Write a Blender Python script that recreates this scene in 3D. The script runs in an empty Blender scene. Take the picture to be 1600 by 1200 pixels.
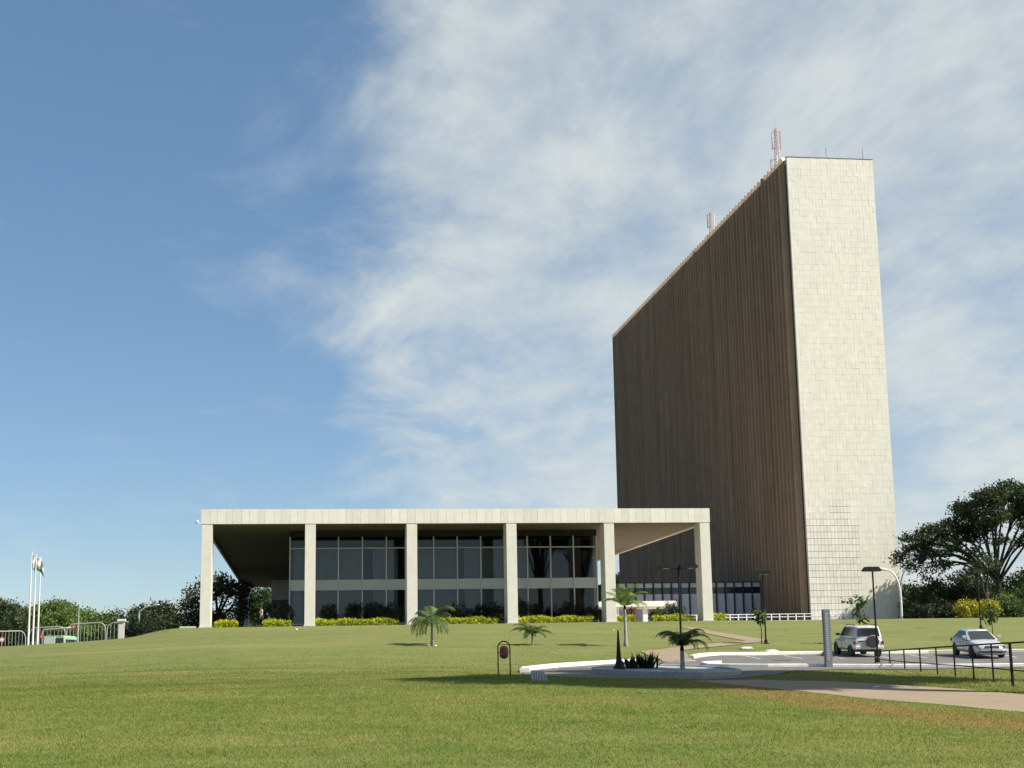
import bpy, bmesh, math, random
import numpy as np
from mathutils import Vector, Matrix
from mathutils.geometry import delaunay_2d_cdt
rad = math.radians
scene = bpy.context.scene
col = scene.collection

# ------------------------------------------------------------------ camera
# world axes: X along the pavilion front, Y away from the viewer, Z up, eye at the origin
F, YAW, PITCH, ROLL = 2317.7, 0.1457, 0.1863, -0.0172
cy_, sy_ = math.cos(YAW), math.sin(YAW)
FW = Vector((sy_*math.cos(PITCH), cy_*math.cos(PITCH), math.sin(PITCH)))
R0 = Vector((cy_, -sy_, 0)); U0 = R0.cross(FW)
RT = math.cos(ROLL)*R0 + math.sin(ROLL)*U0
UP = -math.sin(ROLL)*R0 + math.cos(ROLL)*U0
cam = bpy.data.cameras.new('camera'); camo = bpy.data.objects.new('camera', cam); col.objects.link(camo)
cam.lens = 36*F/1600; cam.sensor_width = 36; cam.clip_end = 8000; cam.clip_start = 0.3
camo.matrix_world = Matrix(((RT.x, UP.x, -FW.x, 0), (RT.y, UP.y, -FW.y, 0), (RT.z, UP.z, -FW.z, 0), (0, 0, 0, 1)))
scene.camera = camo
scene.render.resolution_x, scene.render.resolution_y = 1024, 768

# ------------------------------------------------------------------ light
SUN_EL, SUN_AZ = 43, 65          # azimuth measured from the front of the pavilion towards +X
sd = Vector((math.sin(rad(SUN_AZ))*math.cos(rad(SUN_EL)), -math.cos(rad(SUN_AZ))*math.cos(rad(SUN_EL)), math.sin(rad(SUN_EL))))
sun = bpy.data.lights.new('sun', 'SUN'); sun.energy = 5.0; sun.angle = rad(0.5); sun.color = (1, .94, .84)
suno = bpy.data.objects.new('sun', sun); col.objects.link(suno)
suno.rotation_euler = sd.to_track_quat('Z', 'Y').to_euler()
scene.view_settings.view_transform = 'Standard'; scene.view_settings.look = 'None'
scene.view_settings.exposure = 0.72; scene.view_settings.gamma = 1

def ng(tree):
    n = tree.nodes; l = tree.links
    def N(t, **k):
        x = n.new(t)
        for a, b in k.items():
            if a in ('operation', 'blend_type', 'data_type', 'noise_dimensions', 'sky_type', 'sun_disc', 'attribute_name', 'interpolation_type', 'feature', 'distance', 'use_clamp', 'noise_type', 'clamp', 'vector_type', 'normalize'):
                setattr(x, a, b)
            else:
                s = x.inputs[int(a[1:])] if a[0] == 'i' and a[1:].isdigit() else x.inputs[a]
                if hasattr(b, 'links') and hasattr(b, 'is_output'): l.new(b, s)
                else: s.default_value = b
        return x
    return N, l, n
def ramp(N, fac, stops):
    r = N('ShaderNodeValToRGB', i0=fac)
    e = r.color_ramp.elements
    while len(e) < len(stops): e.new(.5)
    for k, (p, c) in enumerate(stops):
        e[k].position = p; e[k].color = (*c, 1) if len(c) == 3 else c
    return r.outputs[0]
def mixc(N, fac, a, b, mode='MIX'):
    m = N('ShaderNodeMix', data_type='RGBA', blend_type=mode)
    for s, v in ((m.inputs[0], fac), (m.inputs[6], a), (m.inputs[7], b)):
        if hasattr(v, 'is_output'): m.id_data.links.new(v, s)
        else: s.default_value = v if not isinstance(v, tuple) or len(v) == 4 else (*v, 1)
    return m.outputs[2]

world = bpy.data.worlds.new('World'); scene.world = world; world.use_nodes = True
N, L, n = ng(world.node_tree)
bg = n['Background']
sky = N('ShaderNodeTexSky', sky_type='NISHITA', sun_disc=False)
sky.sun_elevation = rad(SUN_EL); sky.sun_rotation = math.atan2(sd.x, sd.y)
sky.altitude = 1100; sky.air_density = 1.0; sky.dust_density = 0.35; sky.ozone_density = 2.0
tc = N('ShaderNodeTexCoord')
sep = N('ShaderNodeSeparateXYZ', i0=tc.outputs['Generated'])
def M(op, a, b=0.0, c=0.0, clamp=False): return N('ShaderNodeMath', operation=op, i0=a, i1=b, i2=c, use_clamp=clamp).outputs[0]
zz = M('ADD', M('MAXIMUM', sep.outputs[2], 0.0), 0.16)
px_, py_ = M('DIVIDE', sep.outputs[0], zz), M('DIVIDE', sep.outputs[1], zz)
pv = N('ShaderNodeCombineXYZ', i0=px_, i1=py_, i2=0.0).outputs[0]
mp = N('ShaderNodeMapping', i0=pv); mp.inputs['Rotation'].default_value = (0, 0, rad(28)); mp.inputs['Scale'].default_value = (1.0, 0.75, 1)
big = N('ShaderNodeTexNoise', Vector=mp.outputs[0], Scale=1.5, Detail=3.0, Roughness=.5).outputs[0]
wisp = N('ShaderNodeTexNoise', Vector=mp.outputs[0], Scale=2.1, Detail=10.0, Roughness=.60, Distortion=.35)
mp2 = N('ShaderNodeMapping', i0=pv); mp2.inputs['Rotation'].default_value = (0, 0, rad(-35)); mp2.inputs['Scale'].default_value = (2.2, 1.0, 1)
fine = N('ShaderNodeTexNoise', Vector=mp2.outputs[0], Scale=2.6, Detail=9.0, Roughness=.62, Distortion=.25)
# the cloud sheet starts east of a ragged front and goes on beyond it
azi = M('ARCTAN2', sep.outputs[0], sep.outputs[1])
front = M('ADD', M('MULTIPLY', M('SUBTRACT', azi, 0.055), 11.0), M('MULTIPLY', M('SUBTRACT', wisp.outputs[0], .5), 2.6))
front = M('ADD', front, M('MULTIPLY', M('SUBTRACT', big, .5), 1.6))
sheet = N('ShaderNodeMapRange', interpolation_type='SMOOTHSTEP', i0=front, i1=-.28, i2=.75, i3=0.0, i4=1.0).outputs[0]
back = N('ShaderNodeMapRange', interpolation_type='SMOOTHSTEP', i0=azi, i1=1.6, i2=2.6, i3=1.0, i4=.4).outputs[0]
dens = M('ADD', M('MULTIPLY', wisp.outputs[0], .9), M('MULTIPLY', fine.outputs[0], .55))
dens = N('ShaderNodeMapRange', interpolation_type='SMOOTHSTEP', i0=dens, i1=.5, i2=.95, i3=.0, i4=1.0).outputs[0]
thin = M('MULTIPLY', M('MULTIPLY', sheet, back), M('ADD', M('MULTIPLY', dens, .64), .33))
faint = N('ShaderNodeMapRange', interpolation_type='SMOOTHSTEP', i0=wisp.outputs[0], i1=.50, i2=.80, i3=0.0, i4=.5).outputs[0]
cl = M('MAXIMUM', thin, faint, clamp=True)
skyc = mixc(N, .30, sky.outputs[0], (1.2, 2.75, 4.5))
skyo = mixc(N, cl, skyc, (5.75, 6.15, 6.1))
L.new(skyo, bg.inputs[0]); bg.inputs[1].default_value = 0.074

# ------------------------------------------------------------------ pixel helpers (photo pixels, 1600 x 1200)
def ray(px, py): return (FW + RT*((px-800)/F) + UP*((600-py)/F))
def hd(v): return v.x*sy_ + v.y*cy_
def at(px, py, d):
    r = ray(px, py); return r*(d/hd(r))
def onY(px, py, Y):
    r = ray(px, py); return r*(Y/r.y)
def onX(px, py, X):
    r = ray(px, py); return r*(X/r.x)
def wl(l, d): return (l*cy_ + d*sy_, -l*sy_ + d*cy_)     # lateral, forward -> world x, y
def M2(px, d): return px*d/2359.0                       # pixels -> metres at forward distance d

# terrain heights (relative to the eye) by photo column and forward distance
cxs = np.array([-400, 0, 160, 320, 640, 800, 950, 1130, 1400, 1600, 2000.])
rows = {
 0:  [-1.65]*11,
 22: [-1.5]*11,
 40: [-1.15, -1.15, -1.12, -1.1, -1.05, -1.05, -1.1, -1.2, -1.45, -1.6, -1.65],
 50: [-.95, -.95, -.9, -.85, -.8, -.78, -.85, -1.0, -1.33, -1.52, -1.6],
 57: [-.8, -.75, -.7, -.65, -.6, -.6, -.7, -.85, -1.15, -1.3, -1.35],
 64: [-.55, -.48, -.45, -.4, -.42, -.5, -.6, -.74, -.9, -.95, -1.0],
 72: [-.2, -.15, -.1, 0, -.12, -.33, -.42, -.5, -.6, -.65, -.7],
 80: [.1, .2, .3, .4, .3, .12, 0, -.1, -.32, -.42, -.5],
 88: [.45, .65, .75, .95, .8, .62, .48, .32, .12, .1, .05],
 95: [.75, 1.0, 1.15, 1.4, 1.35, 1.2, 1.05, .85, .6, .55, .5],
 110: [1.3, 1.65, 1.9, 2.4, 2.4, 2.3, 2.2, 2.05, 1.85, 1.75, 1.65],
 122: [1.6, 2.05, 2.45, 3.15, 3.2, 3.2, 3.15, 3.0, 2.85, 2.75, 2.7],
 130: [1.65, 2.2, 2.6, 3.25, 3.3, 3.3, 3.3, 3.3, 3.28, 3.22, 3.2],
 150: [1.65, 2.25, 2.7, 3.28, 3.3, 3.3, 3.3, 3.3, 3.3, 3.3, 3.3],
 240: [1.65, 2.3, 2.8, 3.3, 3.3, 3.3, 3.3, 3.3, 3.3, 3.3, 3.3]}
dk = np.array(sorted(rows)); tab = np.array([rows[k] for k in sorted(rows)])
UD = np.arange(0, 240.01, .5); UX = np.arange(-400, 2000.1, 20.)
T = np.array([np.interp(UX, cxs, r) for r in tab])
T = np.array([np.interp(UD, dk, T[:, j]) for j in range(len(UX))]).T
def blur(a, ax, k):
    w = np.hanning(k+2)[1:-1]; w /= w.sum(); h = k//2
    p = np.concatenate([np.repeat(a.take([0], ax), h, ax), a, np.repeat(a.take([-1], ax), h, ax)], ax)
    return np.apply_along_axis(lambda v: np.convolve(v, w, 'valid'), ax, p)
T = blur(blur(T, 0, 15), 1, 9)
FLOOR = 3.3
PX0, PX1, PY0, PY1 = -7.83, 35.51, 125.0, 228.0
def gz_np(x, y):
    x = np.asarray(x, float); y = np.asarray(y, float)
    d = x*sy_ + y*cy_; l = x*cy_ - y*sy_
    cx = 800 + 2359*l/np.maximum(d, 6)
    i = np.clip(d, 0, 239.9)/.5; j = np.clip((cx+400)/20, 0, len(UX)-1.001)
    i0 = i.astype(int); j0 = j.astype(int); fi = i-i0; fj = j-j0
    z = T[i0, j0]*(1-fi)*(1-fj)+T[i0+1, j0]*fi*(1-fj)+T[i0, j0+1]*(1-fi)*fj+T[i0+1, j0+1]*fi*fj
    dx = np.maximum(np.maximum(PX0-1-x, x-PX1-1), 0); dy = np.maximum(np.maximum(PY0-.3-y, y-PY1), 0)
    w = np.clip(1-np.hypot(dx, dy)/5, 0, 1); w = w*w*(3-2*w)
    z = z*(1-w)+FLOOR*w
    return z + .02*np.sin(x*.9+1.3*np.sin(y*.37))*np.sin(y*.71+x*.2)*np.clip((125-d)/20, 0, 1)
def gz(x, y): return float(gz_np(x, y))
def gp(px, py, d0=12, d1=220):
    r = ray(px, py); r = r/hd(r); d = d0
    while d < d1:
        if (r*d).z <= gz(r.x*d, r.y*d): 
            for _ in range(12):
                d -= .05*.5
                if (r*d).z > gz(r.x*d, r.y*d): break
            return Vector((r.x*d, r.y*d, gz(r.x*d, r.y*d)))
        d += .1
    raise ValueError((px, py))
def gd(px, d, sink=0.0):
    """ground point in photo column px at forward distance d"""
    py = 1000
    for _ in range(6):
        r = at(px, py, d); z = gz(r.x, r.y); py -= (z-r.z)*2359/d
    return Vector((r.x, r.y, z-sink))

# ------------------------------------------------------------------ materials
MATS = {}
def mat(name, colr=(.5, .5, .5), rough=.7, metal=0.0, spec=.5, build=None, **kw):
    if name in MATS: return MATS[name]
    m = bpy.data.materials.new(name); m.use_nodes = True
    N, L, n = ng(m.node_tree); b = n['Principled BSDF']
    b.inputs['Base Color'].default_value = (*colr, 1); b.inputs['Roughness'].default_value = rough
    b.inputs['Metallic'].default_value = metal; b.inputs['Specular IOR Level'].default_value = spec
    for k, v in kw.items(): b.inputs[k.replace('_', ' ')].default_value = v
    if build:
        r = build(N, L, b)
        if r is not None: L.new(r, b.inputs['Base Color'])
    MATS[name] = m; return m
def geo(N): return N('ShaderNodeNewGeometry')
def wobble(base, var=.12, scale=3.0, bump=0.0, stain=None, orand=0.0, streak=None):
    def f(N, L, b):
        g = geo(N).outputs['Position']
        nz = N('ShaderNodeTexNoise', Vector=g, Scale=scale, Detail=6.0, Roughness=.6).outputs[0]
        lo = tuple(c*(1-var) for c in base); hi = tuple(min(1, c*(1+var)) for c in base)
        c = ramp(N, nz, [(.3, lo), (.7, hi)])
        if stain:
            n2 = N('ShaderNodeTexNoise', Vector=g, Scale=stain[0], Detail=5.0, Roughness=.65).outputs[0]
            k = N('ShaderNodeMapRange', i0=n2, i1=stain[1], i2=stain[1]+.14, i3=0.0, i4=stain[2]).outputs[0]
            c = mixc(N, k, c, stain[3])
        if streak:
            mpn = N('ShaderNodeMapping', i0=g); mpn.inputs['Scale'].default_value = (streak[0], streak[0], streak[1])
            n3 = N('ShaderNodeTexNoise', Vector=mpn.outputs[0], Scale=1.0, Detail=6.0, Roughness=.7).outputs[0]
            k = N('ShaderNodeMapRange', i0=n3, i1=.45, i2=.72, i3=0.0, i4=streak[2]).outputs[0]
            c = mixc(N, k, c, streak[3])
        if orand:
            o = N('ShaderNodeObjectInfo').outputs['Random']
            v = N('ShaderNodeMapRange', i0=o, i1=0.0, i2=1.0, i3=1-orand, i4=1+orand*.6).outputs[0]
            hs = N('ShaderNodeHueSaturation', Color=c, Value=v); c = hs.outputs[0]
        if bump:
            n4 = N('ShaderNodeTexNoise', Vector=g, Scale=scale*6, Detail=6.0).outputs[0]
            bp = N('ShaderNodeBump', Height=n4, Strength=bump, Distance=.02); L.new(bp.outputs[0], b.inputs['Normal'])
        return c
    return f
m_marble = mat('marble_cladding', rough=.55, build=wobble((.72, .685, .60), .06, 2.0, .1, (.9, .62, .35, (.5, .5, .45)), .09))
m_marble_j = mat('marble_wall', rough=.55, build=lambda N, L, b: mixc(N, .8, wobble((.72, .685, .60), .05, 1.3, .1, (.35, .56, .3, (.61, .58, .51)))(N, L, b), N('ShaderNodeAttribute', attribute_name='tint').outputs[0], 'MULTIPLY'))
m_joint = mat('dark_joint', rough=.9, build=wobble((.16, .15, .13), .2, 4))
m_joint2 = mat('mortar_joint', rough=.9, build=wobble((.5, .48, .42), .2, 4))
m_col = mat('marble_column', rough=.55, build=wobble((.69, .655, .575), .06, 1.5, .1, (.8, .6, .3, (.5, .5, .45)), .0, (2.5, .5, .18, (.46, .45, .4))))
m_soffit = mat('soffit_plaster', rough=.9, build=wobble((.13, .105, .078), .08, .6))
m_fin = mat('fin_concrete', rough=.85, build=wobble((.42, .29, .195), .12, .35, .15, None, .12, (1.2, .05, .6, (.22, .15, .105))))
m_finwall = mat('tower_recess', rough=.5, build=wobble((.04, .034, .028), .25, .5))
m_dkglass = mat('lobby_glass', (.02, .025, .03), rough=.12, spec=.6)
m_alum = mat('aluminium', (.60, .60, .58), rough=.45, metal=.35)
m_spandrel = mat('spandrel', rough=.5, build=wobble((.66, .66, .63), .06, .8, 0, (.4, .55, .3, (.5, .5, .48))))
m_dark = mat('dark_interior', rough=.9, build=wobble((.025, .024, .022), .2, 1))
m_curtain = mat('curtain', rough=.9, build=wobble((.48, .52, .56), .1, 1.2, 0, None, .2))
m_blind = mat('lobby_blind', rough=.85, build=wobble((.55, .58, .62), .08, .8, 0, None, .06))
m_white = mat('white_paint', rough=.5, build=wobble((.74, .73, .70), .05, 2))
m_offwhite = mat('painted_concrete', rough=.7, build=wobble((.60, .59, .55), .1, 1.5, .1))
m_kerb = mat('kerb_whitewash', rough=.8, build=wobble((.74, .72, .67), .1, 2.5, .3, (1.8, .58, .6, (.36, .32, .28))))
m_kerbdk = mat('kerb_concrete', rough=.85, build=wobble((.34, .33, .31), .18, 3, .3))
m_black = mat('black_paint', rough=.6, spec=.15, build=wobble((.018, .018, .017), .3, 4))
m_grey = mat('grey_metal', rough=.5, build=wobble((.15, .17, .19), .08, 5), metal=.1)
m_galv = mat('galvanised_steel', rough=.5, build=wobble((.42, .42, .41), .1, 6), metal=.3)
m_red = mat('red_paint', rough=.5, build=wobble((.42, .05, .05), .15, 5))
m_binred = mat('bin_plastic', rough=.55, build=wobble((.20, .055, .045), .25, 6))
m_bark = mat('bark', rough=.95, spec=.1, build=wobble((.05, .043, .036), .3, 4, .6))
m_bark_l = mat('palm_bark', rough=.9, build=wobble((.30, .28, .25), .3, 6, .5))
m_tyre = mat('tyre_rubber', rough=.9, build=wobble((.015, .015, .015), .2, 10))
m_rim = mat('alloy_rim', (.5, .5, .5), rough=.3, metal=.8)
m_silver = mat('silver_paint', rough=.34, metal=.35, build=wobble((.58, .60, .61), .03, 3), Coat_Weight=.5)
m_suvp = mat('champagne_paint', rough=.34, metal=.25, build=wobble((.62, .62, .59), .03, 3), Coat_Weight=.5)
m_carglass = mat('car_glass', (.02, .025, .028), rough=.06, spec=.7)
m_plastic = mat('black_plastic', rough=.6, build=wobble((.025, .025, .026), .2, 8))
m_tail = mat('tail_lamp', (.16, .02, .018), rough=.2)
m_lamp = mat('lamp_glass', (.42, .43, .43), rough=.15)
m_plate = mat('plate', (.55, .55, .52), rough=.5)
m_tan = mat('spare_cover', rough=.7, build=wobble((.16, .13, .10), .2, 6))
def brick_b(N, L, b):
    g = geo(N).outputs['Position']
    n1 = N('ShaderNodeTexNoise', Vector=g, Scale=.6, Detail=6.0, Roughness=.7).outputs[0]
    n2 = N('ShaderNodeTexNoise', Vector=g, Scale=9.0, Detail=4.0, Roughness=.7).outputs[0]
    c = ramp(N, n1, [(.3, (.20, .148, .09)), (.7, (.27, .208, .13))])
    c = mixc(N, N('ShaderNodeMapRange', i0=n2, i1=.35, i2=.75, i3=0.0, i4=.4).outputs[0], c, (.32, .245, .17))
    bp = N('ShaderNodeBump', Height=n2, Strength=.4, Distance=.02); L.new(bp.outputs[0], b.inputs['Normal'])
    return c
m_path = mat('path_paving', rough=.95, build=brick_b)
m_asph = mat('asphalt', rough=.9, build=wobble((.125, .116, .106), .16, 1.2, .4, (.25, .5, .5, (.165, .15, .132))))
m_gravel = mat('pale_gravel', rough=.9, build=wobble((.32, .335, .345), .4, 10, .8))
m_line = mat('road_paint', rough=.7, build=wobble((.5, .49, .46), .2, 3))
m_pave = mat('terrace_paving', rough=.8, build=wobble((.38, .34, .29), .12, .8, .2))

def grass_nodes(N, L, b, blade=False):
    g = geo(N).outputs['Position']
    tc_ = N('ShaderNodeSeparateXYZ', i0=g)
    def MM(op, a, c=0.0): return N('ShaderNodeMath', operation=op, i0=a, i1=c).outputs[0]
    dd = MM('ADD', MM('MULTIPLY', tc_.outputs[0], sy_), MM('MULTIPLY', tc_.outputs[1], cy_))
    ll = MM('SUBTRACT', MM('MULTIPLY', tc_.outputs[0], cy_), MM('MULTIPLY', tc_.outputs[1], sy_))
    n1 = N('ShaderNodeTexNoise', Vector=g, Scale=.13, Detail=5.0, Roughness=.6).outputs[0]
    n2 = N('ShaderNodeTexNoise', Vector=g, Scale=1.3, Detail=6.0, Roughness=.7).outputs[0]
    n5 = N('ShaderNodeTexNoise', Vector=g, Scale=.55, Detail=7.0, Roughness=.75).outputs[0]
    n3 = N('ShaderNodeTexNoise', Vector=g, Scale=14.0, Detail=4.0, Roughness=.7).outputs[0]
    c = ramp(N, n2, [(.28, (.085, .122, .026)), (.72, (.148, .175, .05))])
    # drier bands left by mowing, roughly along the slope
    mpb = N('ShaderNodeCombineXYZ', i0=MM('MULTIPLY', ll, .012), i1=MM('MULTIPLY', dd, .14), i2=0.0).outputs[0]
    nb = N('ShaderNodeTexNoise', Vector=mpb, Scale=1.6, Detail=4.0, Roughness=.55).outputs[0]
    kb = MM('MULTIPLY', N('ShaderNodeMapRange', i0=dd, i1=48.0, i2=66.0, i3=.35, i4=1.0).outputs[0], N('ShaderNodeMapRange', i0=nb, i1=.45, i2=.65, i3=0.0, i4=.5).outputs[0])
    c = mixc(N, kb, c, (.20, .185, .068))
    kd = N('ShaderNodeMapRange', i0=n1, i1=.50, i2=.66, i3=0.0, i4=.6).outputs[0]
    c = mixc(N, kd, c, (.19, .185, .065))
    # worn brown soil along the near path
    e = MM('SUBTRACT', ll, MM('ADD', 7.3, MM('MULTIPLY', MM('SUBTRACT', 53.6, dd), .21)))
    ew = MM('ADD', MM('ABSOLUTE', e), MM('MULTIPLY', MM('SUBTRACT', n5, .5), 5.0))
    ks = N('ShaderNodeMapRange', i0=ew, i1=2.7, i2=.9, i3=0.0, i4=1.0).outputs[0]
    kr = N('ShaderNodeMapRange', i0=dd, i1=62.0, i2=56.0, i3=0.0, i4=.62).outputs[0]
    c = mixc(N, MM('MULTIPLY', ks, kr), c, (.215, .135, .062))
    c = mixc(N, N('ShaderNodeMapRange', i0=n5, i1=.46, i2=.66, i3=0.0, i4=.45).outputs[0], c, (.195, .195, .072))
    c = mixc(N, N('ShaderNodeMapRange', i0=n5, i1=.44, i2=.3, i3=0.0, i4=.35).outputs[0], c, (.085, .14, .03))
    # thin dark furrows and dry wisps following the slope
    mpf = N('ShaderNodeCombineXYZ', i0=MM('MULTIPLY', ll, .02), i1=MM('MULTIPLY', dd, .22), i2=0.0).outputs[0]
    nf_ = N('ShaderNodeTexNoise', Vector=mpf, Scale=1.5, Detail=7.0, Roughness=.62).outputs[0]
    far_ = N('ShaderNodeMapRange', i0=dd, i1=48.0, i2=66.0, i3=.2, i4=1.0).outputs[0]
    c = mixc(N, MM('MULTIPLY', far_, N('ShaderNodeMapRange', i0=nf_, i1=.44, i2=.36, i3=0.0, i4=.75).outputs[0]), c, (.07, .105, .022))
    c = mixc(N, MM('MULTIPLY', far_, N('ShaderNodeMapRange', i0=nf_, i1=.58, i2=.68, i3=0.0, i4=.7).outputs[0]), c, (.25, .215, .10))
    # the upper lawn is paler than the lower one
    ku = N('ShaderNodeMapRange', i0=dd, i1=50.0, i2=112.0, i3=0.0, i4=.42).outputs[0]
    c = mixc(N, ku, c, (.19, .195, .085))
    v1 = N('ShaderNodeVectorMath', operation='DISTANCE', i0=N('ShaderNodeCombineXYZ', i0=ll, i1=MM('MULTIPLY', dd, .6), i2=0.0).outputs[0]); v1.inputs[1].default_value = (13.2, 34.2, 0)
    kp = N('ShaderNodeMapRange', i0=MM('ADD', v1.outputs['Value'], MM('MULTIPLY', MM('SUBTRACT', n5, .5), 5.0)), i1=2.6, i2=1.0, i3=0.0, i4=.7).outputs[0]
    c = mixc(N, kp, c, (.215, .135, .062))
    kf = N('ShaderNodeMapRange', i0=n3, i1=.3, i2=.7, i3=.8, i4=1.18).outputs[0]
    c = N('ShaderNodeHueSaturation', Color=c, Value=kf).outputs[0]
    if not blade:
        bp = N('ShaderNodeBump', Height=n3, Strength=.15, Distance=.03); L.new(bp.outputs[0], b.inputs['Normal'])
    else:
        t = N('ShaderNodeAttribute', attribute_name='tint').outputs[0]
        c = mixc(N, 1.0, c, t, 'MULTIPLY')
    return c
m_grass = mat('lawn', rough=1.0, spec=.05, build=grass_nodes)
def blade_b(N, L, b):
    c = grass_nodes(N, L, b, True)
    out = [x for x in b.id_data.nodes if x.type == 'OUTPUT_MATERIAL'][0]
    tr = N('ShaderNodeBsdfTranslucent', Color=c); mx = N('ShaderNodeMixShader', i0=.5, i1=b.outputs[0], i2=tr.outputs[0]); L.new(mx.outputs[0], out.inputs[0])
    return c
m_blade = mat('grass_blade', rough=.9, spec=.05, build=blade_b)
def leafmat(name, base, trans=.3):
    def f(N, L, b):
        t = N('ShaderNodeAttribute', attribute_name='tint').outputs[0]
        c = mixc(N, 1.0, t, (*base, 1), 'MULTIPLY')
        out = [x for x in b.id_data.nodes if x.type == 'OUTPUT_MATERIAL'][0]
        tr = N('ShaderNodeBsdfTranslucent', Color=c)
        mx = N('ShaderNodeMixShader', i0=trans, i1=b.outputs[0], i2=tr.outputs[0])
        L.new(mx.outputs[0], out.inputs[0])
        return c
    return mat(name, rough=.55, spec=.3, build=f)
L_dark = leafmat('leaf_dark', (.042, .062, .022)); L_mid = leafmat('leaf_mid', (.065, .10, .028))
L_lime = leafmat('leaf_lime', (.11, .17, .035)); L_brown = leafmat('leaf_brownish', (.10, .085, .04))
L_yel = leafmat('leaf_yellow', (.36, .34, .03)); L_hedge = leafmat('leaf_hedge', (.44, .47, .03)); L_bush = leafmat('leaf_bush', (.022, .035, .016))
L_palm = leafmat('leaf_palm', (.09, .14, .035)); L_palmy = leafmat('leaf_palm_bright', (.20, .29, .07)); L_agave = leafmat('leaf_agave', (.03, .045, .028))

# ------------------------------------------------------------------ mesh helpers
class MB:
    def __init__(s): s.v = []; s.f = []
    def box(s, x0, x1, y0, y1, z0, z1, R=None):
        b = len(s.v); pts = [(x, y, z) for z in (z0, z1) for y in (y0, y1) for x in (x0, x1)]
        if R is not None: pts = [tuple(R @ Vector(p)) for p in pts]
        s.v += pts
        s.f += [tuple(b+i for i in q) for q in ((0, 2, 3, 1), (4, 5, 7, 6), (0, 1, 5, 4), (2, 6, 7, 3), (0, 4, 6, 2), (1, 3, 7, 5))]
        return s
    def quad(s, a, b, c, d):
        k = len(s.v); s.v += [tuple(a), tuple(b), tuple(c), tuple(d)]; s.f.append((k, k+1, k+2, k+3)); return s
    def tube(s, pts, r, n=8, caps=True):
        pts = [Vector(p) for p in pts]; m = len(pts)
        rs = r if isinstance(r, (list, tuple)) else [r]*m
        ref = None; b = len(s.v)
        for i, p in enumerate(pts):
            t = (pts[min(i+1, m-1)]-pts[max(i-1, 0)]).normalized()
            if ref is None: ref = t.orthogonal().normalized()
            ref = (ref - t*ref.dot(t)).normalized(); bi = t.cross(ref)
            for k in range(n):
                a = 2*math.pi*k/n; s.v.append(tuple(p+(ref*math.cos(a)+bi*math.sin(a))*rs[i]))
        for i in range(m-1):
            for k in range(n):
                s.f.append((b+i*n+k, b+i*n+(k+1) % n, b+(i+1)*n+(k+1) % n, b+(i+1)*n+k))
        if caps:
            s.f.append(tuple(b+k for k in range(n))[::-1]); s.f.append(tuple(b+(m-1)*n+k for k in range(n)))
        return s
    def lathe(s, prof, n=16, R=None):
        b = len(s.v)
        for r, z in prof:
            for k in range(n):
                a = 2*math.pi*k/n; p = Vector((r*math.cos(a), r*math.sin(a), z)); s.v.append(tuple(R @ p if R is not None else p))
        for i in range(len(prof)-1):
            for k in range(n): s.f.append((b+i*n+k, b+i*n+(k+1) % n, b+(i+1)*n+(k+1) % n, b+(i+1)*n+k))
        s.f.append(tuple(b+k for k in range(n))[::-1]); s.f.append(tuple(b+(len(prof)-1)*n+k for k in range(n)))
        return s
    def prism(s, poly, a0, a1, axis='y', R=None):
        n = len(poly); b = len(s.v)
        for a in (a0, a1):
            for u, w in poly:
                p = {'y': (u, a, w), 'x': (a, u, w), 'z': (u, w, a)}[axis]; s.v.append(tuple(R @ Vector(p)) if R is not None else p)
        s.f.append(tuple(b+i for i in range(n))); s.f.append(tuple(b+n+i for i in range(n))[::-1])
        for i in range(n): s.f.append((b+i, b+(i+1) % n, b+n+(i+1) % n, b+n+i)[::-1])
        return s
    def mesh(s, name):
        me = bpy.data.meshes.new(name); me.from_pydata(s.v, [], s.f)
        bm = bmesh.new(); bm.from_mesh(me); bmesh.ops.recalc_face_normals(bm, faces=bm.faces); bm.to_mesh(me); bm.free(); return me
def link(name, me, m=None, parent=None, loc=None, smooth=False):
    o = bpy.data.objects.new(name, me); col.objects.link(o)
    if m is not None and me is not None and not me.materials: me.materials.append(m)
    if parent is not None: o.parent = parent
    if loc is not None: o.location = loc
    if smooth and me is not None: me.polygons.foreach_set('use_smooth', [True]*len(me.polygons))
    return o
def part(name, mb, m, parent=None, loc=None, smooth=False, bevel=0):
    o = link(name, mb.mesh(name) if isinstance(mb, MB) else mb, m, parent, loc, smooth)
    if bevel:
        md = o.modifiers.new('bevel', 'BEVEL'); md.width = bevel; md.segments = 2; md.limit_method = 'ANGLE'
    return o
def tag(o, label, cat, group=None):
    o['label'] = label; o['category'] = cat
    if group: o['group'] = group
    return o
def thing(name, label, cat, loc=(0, 0, 0), rotz=0.0, group=None):
    o = bpy.data.objects.new(name, None); o.empty_display_size = .3; col.objects.link(o)
    o.location = loc; o.rotation_euler = (0, 0, rotz); return tag(o, label, cat, group)
def struct(o): o['kind'] = 'structure'; return o
def copy_tree(o, parent=None, **k):
    c = o.copy(); col.objects.link(c); c.parent = parent
    for ch in o.children: copy_tree(ch, c)
    return c
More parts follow.
